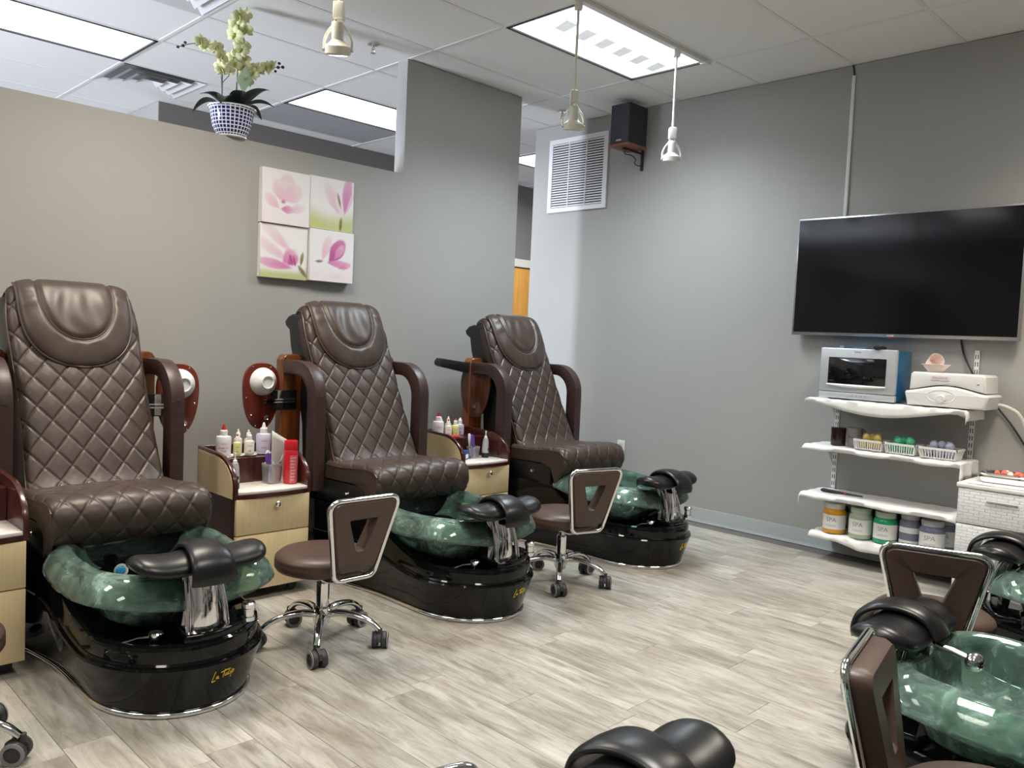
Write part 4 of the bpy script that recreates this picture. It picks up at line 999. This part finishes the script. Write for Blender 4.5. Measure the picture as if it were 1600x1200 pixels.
def bottle(x, y, z, r, h, body, cap, label, flat=1.0, lab_col=None, text=None, rz=0.0, nm='squeeze_bottle'):
    """dispensing bottle: body to 0.62h, shoulder, collar, pointed nozzle"""
    t = thing(nm, label, 'bottle', (x, y, z), rz, 'dispensing bottles on the cabinets')
    b = 0.64*h
    MB().lathe([(0, 0), (r*0.94, 0), (r, 0.004), (r, b-0.010), (r*0.93, b-0.003), (r*0.55, b), (r*0.42, b+0.004), (r*0.42, b+0.010), (0, b+0.010)], 24, Matrix.Diagonal((1, flat, 1, 1))).obj('body', body, t)
    MB().lathe([(0, b+0.004), (r*0.50, b+0.004), (r*0.50, b+0.024), (r*0.36, b+0.028), (0, b+0.028)], 18).obj('collar', 'white_plastic', t)
    MB().lathe([(0, b+0.026), (r*0.30, b+0.026), (r*0.24, b+0.036), (r*0.11, h), (0, h)], 14).obj('nozzle', cap, t)
    if lab_col:
        m = MB(); a0, a1 = -PI/2-1.0-PI/8, -PI/2+1.0-PI/8
        def f(s, q): a = a0+(a1-a0)*s; return ((r+0.0004)*math.cos(a), (r+0.0004)*flat*math.sin(a), b*(0.12+0.62*q))
        m.grid(f, 12, 2)
        lo = m.obj('label', lab_col, t, 60)
        if text:
            me = text_mesh(text, 0.012, 'red_print', 0.0003)
            for v in me.vertices:
                a = (a0+a1)/2+v.co.x/r; v.co = Vector(((r+0.0007-v.co.z*0)*math.cos(a), (r+0.0007)*flat*math.sin(a), b*0.42+v.co.y))
            link('lettering', me, lo)
        m = MB()
        for q, wd_ in ((0.62, 0.7), (0.30, 0.5), (0.24, 0.6)):
            def f2(s, k, q=q, wd_=wd_): a = (a0+a1)/2+(s-0.5)*1.2*wd_; return ((r+0.0008)*math.cos(a), (r+0.0008)*flat*math.sin(a), b*q+0.0016*k)
            m.grid(f2, 6, 1)
        m.obj('small_print', 'red_print', lo, None)
    return t
x, y = CABS[0]
SPOT = [(-0.168, 0.245), (-0.105, 0.262), (-0.02, 0.262), (0.085, 0.282)]
def saucer(x, y, z, r, lab): return tag(MB().lathe([(0, 0), (r*0.8, 0), (r, 0.004), (r, 0.007), (r*0.93, 0.007), (r*0.85, 0.003), (0, 0.003)], 24).obj('saucer', 'white_plastic', None, 38, (x, y, z)), lab, 'saucer', 'white saucers under the bottles')
saucer(x-0.150+0.022, y+0.250, ZR, 0.044, 'white saucer under the tall red-capped bottle beside the red spray can')
saucer(x-0.075+0.020, y+0.262, ZR, 0.036, 'white saucer under the small yellow bottle beside the red spray can')
saucer(x-0.002+0.012, y+0.262, ZR, 0.036, 'white saucer under the pair of cream bottles')
saucer(x+0.085+0.010, y+0.285, ZR, 0.044, 'white saucer under the big lilac bottle beside the red spray can')
zs = ZR+0.0072
bottle(x-0.150+0.022, y+0.250, zs, 0.0345, 0.150, 'bottle_white', 'red_plastic', 'white bottle with red nozzle and red lettering, tallest on the spray-can cabinet', lab_col='bottle_white', text='PURE AC')
bottle(x-0.075+0.012, y+0.243, zs, 0.0185, 0.100, 'bottle_yellow', 'red_plastic', 'small yellow bottle with red nozzle, alone on its saucer', lab_col='bottle_yellow')
bottle(x-0.022, y+0.318, ZR, 0.0195, 0.124, 'bottle_cream', 'white_plastic', 'small white bottle behind the yellow bottle beside the spray can', lab_col='bottle_cream')
bottle(x-0.006+0.008, y+0.250, zs, 0.024, 0.105, 'bottle_cream', 'white_plastic', 'front one of a pair of cream bottles with white nozzles', lab_col='paper')
bottle(x+0.034, y+0.322, ZR, 0.020, 0.116, 'bottle_cream', 'white_plastic', 'rear one of a pair of cream bottles with white nozzles', lab_col='paper')
bottle(x+0.085+0.010, y+0.285, zs, 0.036, 0.146, 'bottle_lilac', 'white_plastic', 'big lilac bottle with white nozzle beside the red spray can', lab_col='bottle_lilac')
def drill(x, y, z, lab):
    t = thing('nail_drill', lab, 'nail drill', (x, y, z), 0.3, 'cordless nail drills')
    MB().lathe([(0, 0), (0.021, 0), (0.022, 0.01), (0.022, 0.03), (0, 0.03)], 18).obj('base', 'black_plastic', t)
    MB().lathe([(0, 0.0295), (0.0215, 0.0295), (0.0205, 0.06), (0.018, 0.10), (0.014, 0.118), (0, 0.119)], 18).obj('grip', 'grey_plastic', t)
    MB().lathe([(0, 0.118), (0.010, 0.118), (0.0095, 0.130), (0.004, 0.134), (0.0025, 0.150), (0.005, 0.152), (0.005, 0.165), (0, 0.166)], 14).obj('bit', 'white_plastic', t)
    MB().box(-0.004, 0.004, -0.0225, -0.018, 0.045, 0.060).obj('switch', 'black_plastic', t)
drill(x-0.150, y+0.085, ZM, 'slim grey cordless nail drill standing by the cream bottles')
def square_glass(x, y, z, lab, s_=0.040, h=0.095):
    t = thing('square_glass', lab, 'glass', (x, y, z), 0.2, 'square clear glasses')
    m = MB()
    def f(s, q):
        a = 2*PI*s; e = 5; r = (abs(math.cos(a))**e+abs(math.sin(a))**e)**(-1/e)*s_*(0.86+0.14*q); return (r*math.cos(a), r*math.sin(a), h*q)
    m.grid(f, 32, 6, None, True); ob = m.obj('wall', 'clear_plastic', t, 50)
    md = ob.modifiers.new('thick', 'SOLIDIFY'); md.thickness = 0.003
    MB().box(-s_*0.83, s_*0.83, -s_*0.83, s_*0.83, 0.0005, 0.007, 0.003).obj('bottom', 'clear_plastic', t)
square_glass(x+0.062, y+0.135, ZM, 'square clear glass with the brush beside the red spray can')
def nailfile(x, y, z, tilt, az, lab, w=0.012, L=0.15, mat='purple'):
    M = R(az, 'Z') @ R(tilt, 'X')
    o = MB().prism([(-w, 0)]+[(-w*math.cos(PI*k/10), L-w+w*math.sin(PI*k/10)) for k in range(11)]+[(w, 0)], -0.0022, 0.0022, 'xz', 0.0008, 1, M).obj('nail_file', mat, None, 40, (x, y, z)); tag(o, lab, 'nail file', 'nail files standing in glasses')
nailfile(x+0.050, y+0.130, ZM+0.010, -0.14, 0.25, 'purple nail file in the glass beside the red spray can', 0.017, 0.135)
nailfile(x+0.058, y+0.146, ZM+0.010, -0.13, 0.25, 'white nail file behind the purple one beside the spray can', 0.013, 0.145, 'paper')
o = thing('brush', 'thin wooden brush leaning in the square glass', 'brush', (x+0.062, y+0.120, ZM+0.010))
Mb = R(0.38, 'Y')
MB().tube([(0, 0, 0), (0, 0, 0.075), (0, 0, 0.10)], [0.003, 0.004, 0.0035], 8, M=Mb).obj('handle', 'speaker_wood', o)
MB().tube([(0, 0, 0.10), (0, 0, 0.125), (0, 0, 0.14)], [0.004, 0.0045, 0.001], 8, M=Mb).obj('bristles', 'grey_plastic', o)
o = thing('spray_can', 'red aerosol spray can standing on the marble cabinet top', 'spray can', (x+0.132, y+0.085, ZM))
MB().lathe([(0, 0), (0.031, 0), (0.033, 0.003), (0.033, 0.158), (0.031, 0.162), (0, 0.162)], 28).obj('can', 'red_plastic', o)
MB().lathe([(0, 0.1615), (0.0315, 0.1615), (0.0322, 0.166), (0.0322, 0.200), (0.030, 0.206), (0, 0.207)], 28).obj('cap', 'red_plastic', o)
m = MB(); 
def f(s, q): a = -PI/2-0.62+1.35*s; return (0.0334*math.cos(a), 0.0334*math.sin(a), 0.006+0.132*q)
lo = m.grid(f, 12, 1).obj('label', 'red_label', o, 60)
m = MB()
for q in range(8):
    def f2(s, k, q=q): a = -PI/2-0.5+(0.5+0.12*((q*5) % 4))*s; return (0.0337*math.cos(a), 0.0337*math.sin(a), 0.02+0.015*q+0.002*k)
    m.grid(f2, 6, 1)
m.obj('small_print', 'paper', lo, None)
# clear sleeve of papers standing behind the can
def f(s, q): return (x+0.082+0.086*s, y+0.178+0.012*math.sin(s*2.2)-0.03*s*q, ZM+0.0005+(0.245-0.055*s)*q)
pch = MB().grid(f, 10, 8).obj('paper_sleeve', 'pouch_film', None, 60); md = pch.modifiers.new('thick', 'SOLIDIFY'); md.thickness = 0.002
tag(pch, 'white translucent sleeve standing behind the red spray can', 'sleeve')

x, y = CABS[1]
bottle(x-0.134, y+0.305, ZR, 0.034, 0.152, 'bottle_white', 'red_plastic', 'tall plain white bottle with red nozzle beside the small red dish', lab_col='bottle_white')
bottle(x-0.082, y+0.342, ZR, 0.019, 0.115, 'bottle_cream', 'white_plastic', 'small white bottle behind the tall plain white one', lab_col='paper')
bottle(x-0.066, y+0.290, ZR, 0.022, 0.108, 'bottle_cream', 'red_plastic', 'cream bottle with red nozzle behind the small red dish', lab_col='paper')
bottle(x-0.006, y+0.292, ZR, 0.024, 0.108, 'bottle_yellow', 'red_plastic', 'yellow bottle with red nozzle on the red-dish cabinet', lab_col='bottle_yellow')
bottle(x-0.022, y+0.343, ZR, 0.020, 0.118, 'bottle_cream', 'white_plastic', 'white bottle behind the yellow one on the red-dish cabinet', lab_col='paper')
bottle(x+0.060, y+0.325, ZR, 0.026, 0.108, 'bottle_lilac', 'white_plastic', 'lilac bottle with white nozzle on the red-dish cabinet', lab_col='bottle_lilac')
tag(MB().lathe([(0, 0), (0.030, 0), (0.044, 0.010), (0.046, 0.014), (0.042, 0.014), (0.028, 0.004), (0, 0.004)], 28).obj('small_dish', 'red_plastic', None, 38, (x-0.085, y+0.212, ZR)), 'small red dish at the edge of the cabinet riser', 'dish')
o = thing('supply_box', 'small dark blue box on the marble cabinet top', 'box', (x-0.070, y+0.135, ZM), 0.5)
MB().box(-0.034, 0.034, -0.024, 0.024, 0, 0.042, 0.004).obj('box', 'blue_plastic', o); MB().box(-0.035, 0.035, -0.025, 0.025, 0.0415, 0.053, 0.003).obj('lid', 'blue_plastic', o); MB().box(-0.024, 0.02, -0.0248, -0.0242, 0.008, 0.032).obj('label', 'paper', o, None)
square_glass(x+0.022, y+0.150, ZM, 'square clear glass beside the small blue box', 0.034, 0.07)
nailfile(x+0.022, y+0.140, ZM+0.010, -0.14, 0.25, 'purple nail file in the glass beside the blue box', 0.017, 0.135)
nailfile(x+0.012, y+0.156, ZM+0.010, -0.14, 0.25, 'white nail file behind the purple one beside the blue box', 0.014, 0.14, 'paper')
drill(x+0.105, y+0.13, ZM, 'thick grey cordless nail drill beside the purple file and blue box')

# ------------------------------------------------------------------ shelves on the right-hand wall
for yy, lab in ((2.197, 'slotted white shelf upright behind the towel warmer'), (1.430, 'slotted white shelf upright behind the wax heater')):
    t = thing('shelf_upright', lab, 'shelf upright', (XB, yy, 0), 0, 'slotted shelf uprights')
    MB().box(-0.012, -0.001, -0.013, 0.013, 0.10, 1.30, 0.001, 1).obj('rail', 'white_paint', t, None)
    m = MB()
    for q in range(28):
        for d in (-0.006, 0.006): m.box(-0.0125, -0.0117, d-0.0022, d+0.0022, 0.13+q*0.0415, 0.155+q*0.0415)
    m.obj('slots', 'grille_dark', t, None)
SH = [(0.968, 4.775, 1.375, 2.262, 'top'), (0.685, 4.775, 1.385, 2.262, 'second'), (0.392, 4.775, 1.385, 2.262, 'third'), (0.150, 4.80, 1.385, 2.20, 'bottom')]
shl = ['white wall shelf board under the towel warmer', 'white wall shelf board under the three baskets', 'white wall shelf board holding only a black brush', 'white wall shelf board under the spa jars']
tol = ['white liner sagging over the edge of the towel warmer shelf', 'white towel draped over the shelf of baskets', 'white towel on the shelf with the black brush', 'thick white towel under the spa jars']
for i, (z, x0, y0, y1, nm) in enumerate(SH):
    t = thing('wall_shelf', shl[i], 'shelf', (0, 0, 0), 0, 'white wall shelves')
    MB().box(x0+0.006, XB-0.013, y0+0.01, y1-0.006, z-0.020, z, 0.003).obj('board', 'white_paint', t)
    for yy in (2.197, 1.430):
        MB().prism([(XB-0.013, z-0.021), (XB-0.25, z-0.021), (XB-0.25, z-0.027), (XB-0.013, z-0.065)], yy-0.002, yy+0.002, 'xz').obj('bracket', 'white_paint', t, None)
    # cloth: top sheet, front drop, right-hand and left-hand drops
    th = 0.003 if i < 3 else 0.006
    drop = [lambda s: 0.020+0.058*math.sin(PI*min(1, max(0, (s-0.02)/0.93)))**1.3, lambda s: 0.026+0.005*math.sin(s*17), lambda s: 0.024+0.005*math.sin(s*13), lambda s: 0.026+0.030*sm(0.05, 0.5, s)+0.005*math.sin(s*21)][i]
    rdrop = [0.055, 0.085, 0.010, 0.012][i]; ldrop = [0.006, 0.012, 0.045, 0.012][i]
    nx_, ny_ = 18, 60; vs = []
    wav = lambda a, b: 0.0016*math.sin(a*60+b*23)+0.0012*math.sin(b*71+a*9)
    if i == 3: wav = lambda a, b: 0.004*math.sin(a*40+b*17)+0.004*math.sin(b*37+a*15)+0.010*sm(2.10, 2.19, b)*(1+math.sin(a*90))*0.5
    dep = XB-0.014-x0
    for j in range(ny_+1):
        s = j/ny_; tot = (y1-y0)+ldrop+rdrop; d = s*tot     # along y from the left (large y) end
        if d < ldrop: yy = y1+0.002; dzy = -(ldrop-d)
        elif d < ldrop+(y1-y0): yy = y1-(d-ldrop); dzy = 0
        else: yy = y0-0.002-0.006*math.sin(j*1.7)*0; dzy = -(d-ldrop-(y1-y0))
        for k in range(nx_+1):
            q = k/nx_; fd = drop(1-(yy-y0)/(y1-y0)); L = dep+fd; e = q*L
            if e < fd: xx = x0-0.003-0.004*math.sin(j*0.9)*(1-e/fd); zz = -(fd-e)
            else: xx = x0+(e-fd); zz = 0
            if dzy < 0: zz = min(zz, 0)+dzy; yy2 = yy+(-1 if dzy < 0 and d > tot/2 else 1)*0.010*math.sin(k*0.8)*(-dzy)/0.05*0.6
            else: yy2 = yy
            zz += wav(xx, yy2) if zz == 0 else 0
            vs.append((xx, yy2, z+th+0.0025+zz+(0.004 if i == 3 else 0)))
    fs = [(j*(nx_+1)+k, j*(nx_+1)+k+1, (j+1)*(nx_+1)+k+1, (j+1)*(nx_+1)+k) for j in range(ny_) for k in range(nx_)]
    o = MB().add(vs, fs).obj('shelf_towel', 'towel' if i else 'paper', None, 70); tag(o, tol[i], 'towel', 'white cloths on the wall shelves')
    md = o.modifiers.new('thick', 'SOLIDIFY'); md.thickness = th; md.offset = 0
ZT = [SH[0][0]+0.009, SH[1][0]+0.009, SH[2][0]+0.009, SH[3][0]+0.020]

# towel warmer cabinet
t = thing('towel_warmer', 'silver and blue towel warmer with dark glass door on the top shelf', 'towel warmer', (4.82, 1.985, ZT[0]))
hw = 0.222
MB().box(0.030, 0.245, -hw+0.004, hw-0.004, 0.008, 0.300, 0.006).obj('case', 'blue_glossy', t)
dr_ = MB().box(0, 0.032, -hw, hw, 0.046, 0.305, 0.008, 3).obj('door', 'silver_paint', t)
MB().box(-0.0025, 0.002, -hw+0.055, hw-0.052, 0.094, 0.250, 0.002).obj('glass', 'oven_glass', dr_)
def f(s, q): a = (s-0.5)*2; return (-0.004-0.008*math.sin(PI*q), a*(hw-0.05), 0.072+0.020*q+0.012*a*a*(1-q))
MB().grid(f, 16, 4).obj('handle', 'white_plastic', dr_, 80)
MB().box(0.004, 0.034, -hw, hw, 0.006, 0.044, 0.005).obj('control_panel', 'silver_paint', t)
m = MB()
for yy in (0.02, -0.005, -0.03, -0.055): m.lathe([(0, 0), (0.007, 0), (0.006, 0.003), (0, 0.003)], 12, T(0.004, yy, 0.026) @ R(-PI/2, 'Y'))
m.obj('buttons', 'grey_plastic', t); MB().box(-0.0008, 0, -0.02, 0.02, 0.280, 0.288).obj('badge', 'grey_print', dr_, None)
for yy in (-0.17, 0.17):
    for xx in (0.05, 0.22): MB().lathe([(0, 0), (0.012, 0), (0.012, 0.009), (0, 0.009)], 10, T(xx, yy, 0)).obj('foot', 'black_plastic', t)
def f(s, q): return (4.86+0.15*q, 2.13-0.20*s, ZT[0]+0.3095+0.004*math.sin(s*5+q*4)**2)
o = MB().grid(f, 14, 6).obj('plastic_sheet', 'blue_film', None); md = o.modifiers.new('thick', 'SOLIDIFY'); md.thickness = 0.002; tag(o, 'blue plastic sheet lying on top of the towel warmer', 'plastic sheet')
t = thing('remote_control', 'black remote control lying on the towel warmer', 'remote control', (4.885, 1.885, ZT[0]+0.3055), 1.75)
MB().box(-0.022, 0.022, -0.085, 0.085, 0.0, 0.020, 0.007, 3).obj('case', 'black_plastic', t)
m = MB()
for a in range(3):
    for b in range(6): m.box(-0.015+a*0.011, -0.008+a*0.011, -0.06+b*0.02, -0.05+b*0.02, 0.0195, 0.0212)
m.obj('buttons', 'caster_ring', t, None)

# wax heater
t = thing('wax_heater', 'white wax heater with round dial on the top shelf', 'wax heater', (4.80, 1.492, ZT[0]))
def lens_sec(z0, zf, w, d0, d1, bev, wav=0.0):
    pass
n = 30; poly_b = [(0.205-2*0.205*k/n, 0.088+0.030*math.sin(PI*k/n)**1.5-0.0*k) for k in range(n+1)]
MB().prism([(-0.195, 0.006), (0.195, 0.006), (0.208, 0.060), (0.212, 0.074)]+[(0.205-0.41*k/n, 0.082+0.036*math.sin(PI*(0.04+0.92*k/n))**1.6) for k in range(n+1)]+[(-0.212, 0.074), (-0.208, 0.060)], 0.0, 0.26, 'yz', 0.014, 3).obj('base', 'white_plastic', t, 40)
MB().prism([(0.192-0.384*k/n, 0.092+0.034*math.sin(PI*(0.04+0.92*k/n))**1.6) for k in range(n+1)]+[(-0.188, 0.178), (-0.176, 0.190), (0.176, 0.190), (0.188, 0.178)], 0.014, 0.25, 'yz', 0.010, 3).obj('lid', 'white_plastic', t, 40)
rc = MB().lathe([(0, 0.0), (0.050, 0), (0.056, 0.0025), (0.058, 0)], 28, T(0.0005, 0.02, 0.062) @ R(-PI/2, 'Y') @ Matrix.Diagonal((0.62, 1.3, 1, 1))).obj('dial_recess', 'grille_white', t)
MB().lathe([(0, 0.016), (0.018, 0.016), (0.022, 0.010), (0.023, 0), (0, 0)], 24, T(-0.001, 0.018, 0.050) @ R(-PI/2, 'Y')).obj('dial', 'white_plastic', rc)
lg = MB().box(0.0110, 0.0142, -0.012, 0.082, 0.148, 0.176, 0.0015, 1).obj('logo_plate', 'bottle_white', t)
link('lettering', text_mesh('depileve', 0.024, 'pink_print', 0.0004), lg, (0.0106, 0.035, 0.163), (PI/2, 0, -PI/2))
MB().box(0.0125, 0.0142, -0.160, -0.150, 0.136, 0.140).obj('indicator', 'black_plastic', t, None)
t = thing('paper_bowl', 'pale pink paper bowl on the wax heater', 'bowl', (4.885, 1.575, ZT[0]+0.1905))
MB().lathe([(0, 0), (0.036, 0), (0.070, 0.042), (0.076, 0.044), (0.070, 0.045), (0.034, 0.004), (0, 0.004)], 28).obj('bowl', 'pink_paper', t, 60)
t = thing('paper_cup', 'pale pink paper cup lying tilted in the paper bowl', 'cup', (4.875, 1.585, ZT[0]+0.245), 0.6)
MB().lathe([(0, -0.03), (0.030, -0.03), (0.041, 0.035), (0.0395, 0.035), (0.029, -0.027), (0, -0.027)], 24, R(-1.15, 'Y') @ R(0.2, 'X')).obj('cup', 'pink_paper', t, 60)
# cables at the wax heater
p, _ = catmull([(5.02, 1.285, ZT[0]+0.030), (5.0, 1.24, 1.0), (5.02, 1.185, 0.96), (5.045, 1.135, 0.84), (5.05, 1.10, 0.70), (5.055, 1.07, 0.5), (5.06, 1.05, 0.25)], 60)
tag(MB().tube(p, 0.010, 8).obj('power_cord', 'cable_white', None, 80), 'white power cord of the wax heater hanging down the wall', 'cord')
p, _ = catmull([(5.088, 1.52, 1.36), (5.088, 1.50, 1.28), (5.078, 1.46, 1.20), (5.080, 1.40, 1.10), (5.086, 1.30, 0.98), (5.089, 1.22, 0.88), (5.09, 1.13, 0.74), (5.09, 1.06, 0.62), (5.09, 1.0, 0.40)], 60)
tag(MB().tube(p, 0.005, 6).obj('power_cord', 'cable_black', None, 80), 'black power cord hanging from the television down the wall', 'cord')

# second shelf: jar, cups, baskets of bath balls
t = thing('lidded_jar', 'small dark brown lidded jar beside the grey cups', 'jar', (4.91, 2.105, ZT[1]))
MB().lathe([(0, 0), (0.040, 0), (0.043, 0.008), (0.043, 0.080), (0, 0.080)], 24).obj('body', 'dark_jar', t); MB().lathe([(0, 0.0795), (0.044, 0.0795), (0.044, 0.106), (0.040, 0.110), (0, 0.110)], 24).obj('lid', 'dark_jar', t)
for k, (z, lab) in enumerate(((0, 'lower grey cup of the stacked pair on the basket shelf'), (0.058, 'upper grey cup of the stacked pair on the basket shelf'))):
    t = thing('grey_cup', lab, 'cup', (4.925, 2.010, ZT[1]+z), -0.8+0.1*k, 'stacked grey cups')
    MB().lathe([(0, 0), (0.038, 0), (0.041, 0.006), (0.044, 0.055), (0.0445, 0.057), (0.041, 0.057), (0.037, 0.008), (0, 0.008)], 26).obj('cup', 'grey_cup', t)
    MB().tube(catmull([(0.040, 0, 0.046), (0.058, 0, 0.042), (0.060, 0, 0.024), (0.040, 0, 0.014)], 14)[0], 0.0042, 8).obj('handle', 'grey_cup', t)
def basket(y0, y1, mat, nm, col):
    cy = (y0+y1)/2; hy = (y1-y0)/2; hx = 0.068; cx = 4.862
    t = thing('slotted_basket', 'white slotted plastic basket of %s bath balls' % col, 'basket', (cx, cy, ZT[1]), 0, 'slotted plastic baskets')
    k = 0.86; H = 0.064
    MB().box(-hx*k, hx*k, -hy*k, hy*k, 0.001, 0.005).obj('bottom', 'white_plastic', t, None)
    r_ = MB()
    for (a, b, c, d) in ((-hx, -hx+0.005, -hy, hy), (hx-0.005, hx, -hy, hy), (-hx, hx, -hy, -hy+0.005), (-hx, hx, hy-0.005, hy)): r_.box(a, b, c, d, H-0.012, H)
    for (a, b, c, d) in ((-hx*k, -hx*k+0.004, -hy*k, hy*k), (hx*k-0.004, hx*k, -hy*k, hy*k)): r_.box(a, b, c, d, 0.002, 0.012)
    r_.obj('rim', 'white_plastic', t, None)
    m = MB(); nn = 13
    for q in range(nn):
        s = -0.97+1.94*q/(nn-1)
        for e in (-1, 1): m.tube([(e*hx*k, s*hy*k, 0.006), (e*(hx-0.002), s*(hy-0.003), H-0.008)], 0.003, 4)
    for q in range(7):
        s = -0.9+1.8*q/6
        for e in (-1, 1): m.tube([(s*hx*k, e*hy*k, 0.006), (s*(hx-0.002), e*(hy-0.003), H-0.008)], 0.003, 4)
    m.obj('slats', 'white_plastic', t, None)
    bm_ = MB().sphere((0, 0, 0), 0.0245, 14).mesh('bath_ball', mat)
    for q in range(11):
        if q < 6: px, py, pz = -0.027+0.054*(q % 2), -hy*0.58+hy*1.16*(q//2)/2, 0.032
        elif q < 11: px, py, pz = (-0.026, 0.022, -0.024, 0.024, 0.0)[q-6], (-0.52*hy, -0.36*hy, 0.30*hy, 0.48*hy, 0.0)[q-6], 0.072
        else: px, py, pz = -0.005, (0.028, -0.020)[q-11], 0.104
        o = link('bath_ball', bm_, None, (cx+px*0.9+random.uniform(-.002, .002), cy+py*0.93+random.uniform(-.003, .003), ZT[1]+pz+random.uniform(0, .006)))
        s = random.uniform(0.94, 1.06); o.scale = (s, s, s)
        tag(o, '%s translucent bath ball heaped in its slotted basket' % col, 'bath ball', '%s bath balls' % col)
basket(1.800, 1.972, 'ball_yellow', 'yellow', 'yellow'); basket(1.622, 1.794, 'ball_green', 'green', 'green'); basket(1.408, 1.612, 'ball_lilac', 'lilac', 'lilac')

# third shelf: black brush
t = thing('callus_brush', 'long black handled brush lying on an otherwise empty shelf', 'brush', (4.90, 2.065, ZT[2]+0.010), 0.05)
MB().tube([(0.0, 0.12, 0), (0.0, 0.105, 0.001), (0, 0.04, 0), (0, -0.02, -0.001)], [0.006, 0.012, 0.010, 0.006], 10).obj('handle', 'black_plastic', t)
MB().tube([(0, -0.02, -0.001), (0, -0.035, -0.001)], 0.0065, 10).obj('ring', 'red_plastic', t); MB().tube([(0, -0.035, -0.001), (0, -0.13, -0.003)], [0.006, 0.004], 8).obj('tip', 'black_plastic', t)

# bottom shelf: spa jars
def spajar(x, y, gel, lab, h=0.178, r=0.066, stripes=False, rz=0.55):
    t = thing('spa_jar', lab, 'jar', (x, y, ZT[3]), 0, 'big spa product jars')
    b = h-0.030
    MB().lathe([(0, 0.001), (r*0.93, 0.001), (r, 0.008), (r, b-0.026), (r*0.94, b-0.012), (r*0.80, b-0.003), (r*0.78, b), (0, b)], 32).obj('body', gel, t)
    MB().lathe([(0, b-0.001), (r*0.86, b-0.001), (r*0.88, b+0.003), (r*0.88, b+0.026), (r*0.84, b+0.030), (0, b+0.030)], 32).obj('lid', 'gel_pale' if gel in ('gel_pale', 'gel_green') else 'offwhite' if gel == 'gel_orange' else 'grey_plastic', t)
    ca = PI+0.42
    bands = [(0.18, 0.76)] if not stripes else [(0.10, 0.26), (0.52, 0.72)]
    for q0, q1 in bands:
        def f(s, q): a = ca-1.35+2.7*s; return ((r+0.0006)*math.cos(a), (r+0.0006)*math.sin(a), b*(q0+(q1-q0)*q))
        lo = MB().grid(f, 20, 1).obj('label', 'paper', t, 60)
    if not stripes:
        me = text_mesh('SPA', 0.036, 'grey_print', 0.0003)
        for v in me.vertices:
            a = ca-0.30+(v.co.x)/r; v.co = Vector(((r+0.0010)*math.cos(a), (r+0.0010)*math.sin(a), b*0.56+v.co.y))
        link('lettering', me, lo)
        m = MB()
        for q in (0.30, 0.345):
            def f2(s, k, q=q): a = ca-0.75+0.9*s; return ((r+0.0010)*math.cos(a), (r+0.0010)*math.sin(a), b*q+0.0022*k)
            m.grid(f2, 8, 1)
        m.obj('small_print', 'grey_print', lo, None)
spajar(4.885, 2.085, 'gel_orange', 'orange gel spa jar with white label, front of its pair')
spajar(4.885, 1.928, 'gel_pale', 'pale green spa jar with white label, front of its pair')
spajar(4.885, 1.785, 'gel_green', 'bright green gel spa jar with white label')
spajar(4.905, 1.655, 'gel_lilac', 'lilac spa jar with two narrow white label bands', stripes=True, r=0.058, h=0.190)
spajar(4.880, 1.530, 'gel_lilac', 'lilac spa jar with broad white label, front of its pair')
spajar(5.012, 2.125, 'clear_plastic', 'pale spa jar behind the orange jar')
spajar(5.015, 1.980, 'gel_pale', 'pale green spa jar behind the other pale green one')
spajar(5.015, 1.830, 'gel_green', 'green spa jar at the back behind the bright green gel jar')
spajar(5.012, 1.500, 'gel_lilac', 'lilac spa jar behind the broad label lilac jar')

# woven plastic drawer cart with steel tray
t = thing('drawer_cart', 'white woven plastic drawer cart beside the wall shelves', 'drawer cart', (4.62, 1.135, 0))
MB().box(0.018, 0.40, -0.205, 0.205, 0.030, 0.598, 0.006).obj('frame', 'white_plastic', t)
MB().box(-0.004, 0.41, -0.215, 0.215, 0.590, 0.615, 0.008, 3).obj('top', 'white_plastic', t)
for z0, z1 in ((0.408, 0.588), (0.222, 0.402), (0.036, 0.216)):
    d = MB().box(0, 0.020, -0.205, 0.205, z0, z1, 0.006).obj('drawer', 'weave', t)
    MB().box(-0.010, 0.002, -0.07, 0.07, z1-0.055, z1-0.047, 0.003).obj('handle', 'grey_plastic', d)
for a in (0.05, 0.36):
    for b in (-0.17, 0.17): MB().lathe([(0, 0), (0.018, 0), (0.018, 0.032), (0, 0.032)], 12, T(a, b, 0)).obj('foot', 'white_plastic', t)
o = MB().box(-0.18, 0.16, -0.17, 0.17, 0, 0.004, 0.0015, 1).obj('folded_towel', 'towel', None, 38, (4.80, 1.13, 0.6155)); tag(o, 'thin white towel under the steel tray on the drawer cart', 'towel')
def steel_tray(z, lab):
    t = thing('steel_tray', lab, 'tray', (4.78, 1.165, z), 0.10, 'stacked steel trays')
    def f(s, q):
        a = 2*PI*s; e = 6; rr = (abs(math.cos(a))**e+abs(math.sin(a))**e)**(-1/e)
        prof = ((0.0, 0.002), (0.84, 0.002), (0.88, 0.006), (0.93, 0.030), (1.0, 0.034), (1.0, 0.031))
        k = min(5, int(round(q*5))); return (0.085*rr*math.cos(a)*prof[k][0], 0.125*rr*math.sin(a)*prof[k][0], prof[k][1])
    MB().grid(f, 48, 5, None, True).obj('tray', 'chrome', t, 30)
steel_tray(0.620, 'lower steel tray on the white drawer cart'); steel_tray(0.640, 'upper steel tray holding coral shells on the drawer cart')
for q in range(9):
    a = q*2.4; rr_ = 0.014*math.sqrt(q)
    o = MB().sphere((0, 0, 0), 0.017, 10, sc=(1.2, 0.9, 0.75)).obj('soap_petal', 'coral' if q % 4 else 'offwhite', None, 60, (4.785+rr_*math.cos(a), 1.150+1.7*rr_*math.sin(a), 0.664+0.006*(q < 4)), (0.3*q, 0.2*q, q))
    tag(o, 'small coral soap shell heaped in the upper steel tray' if q % 4 else 'small ivory soap shell heaped in the upper steel tray', 'soap', 'soap shells in the steel tray')
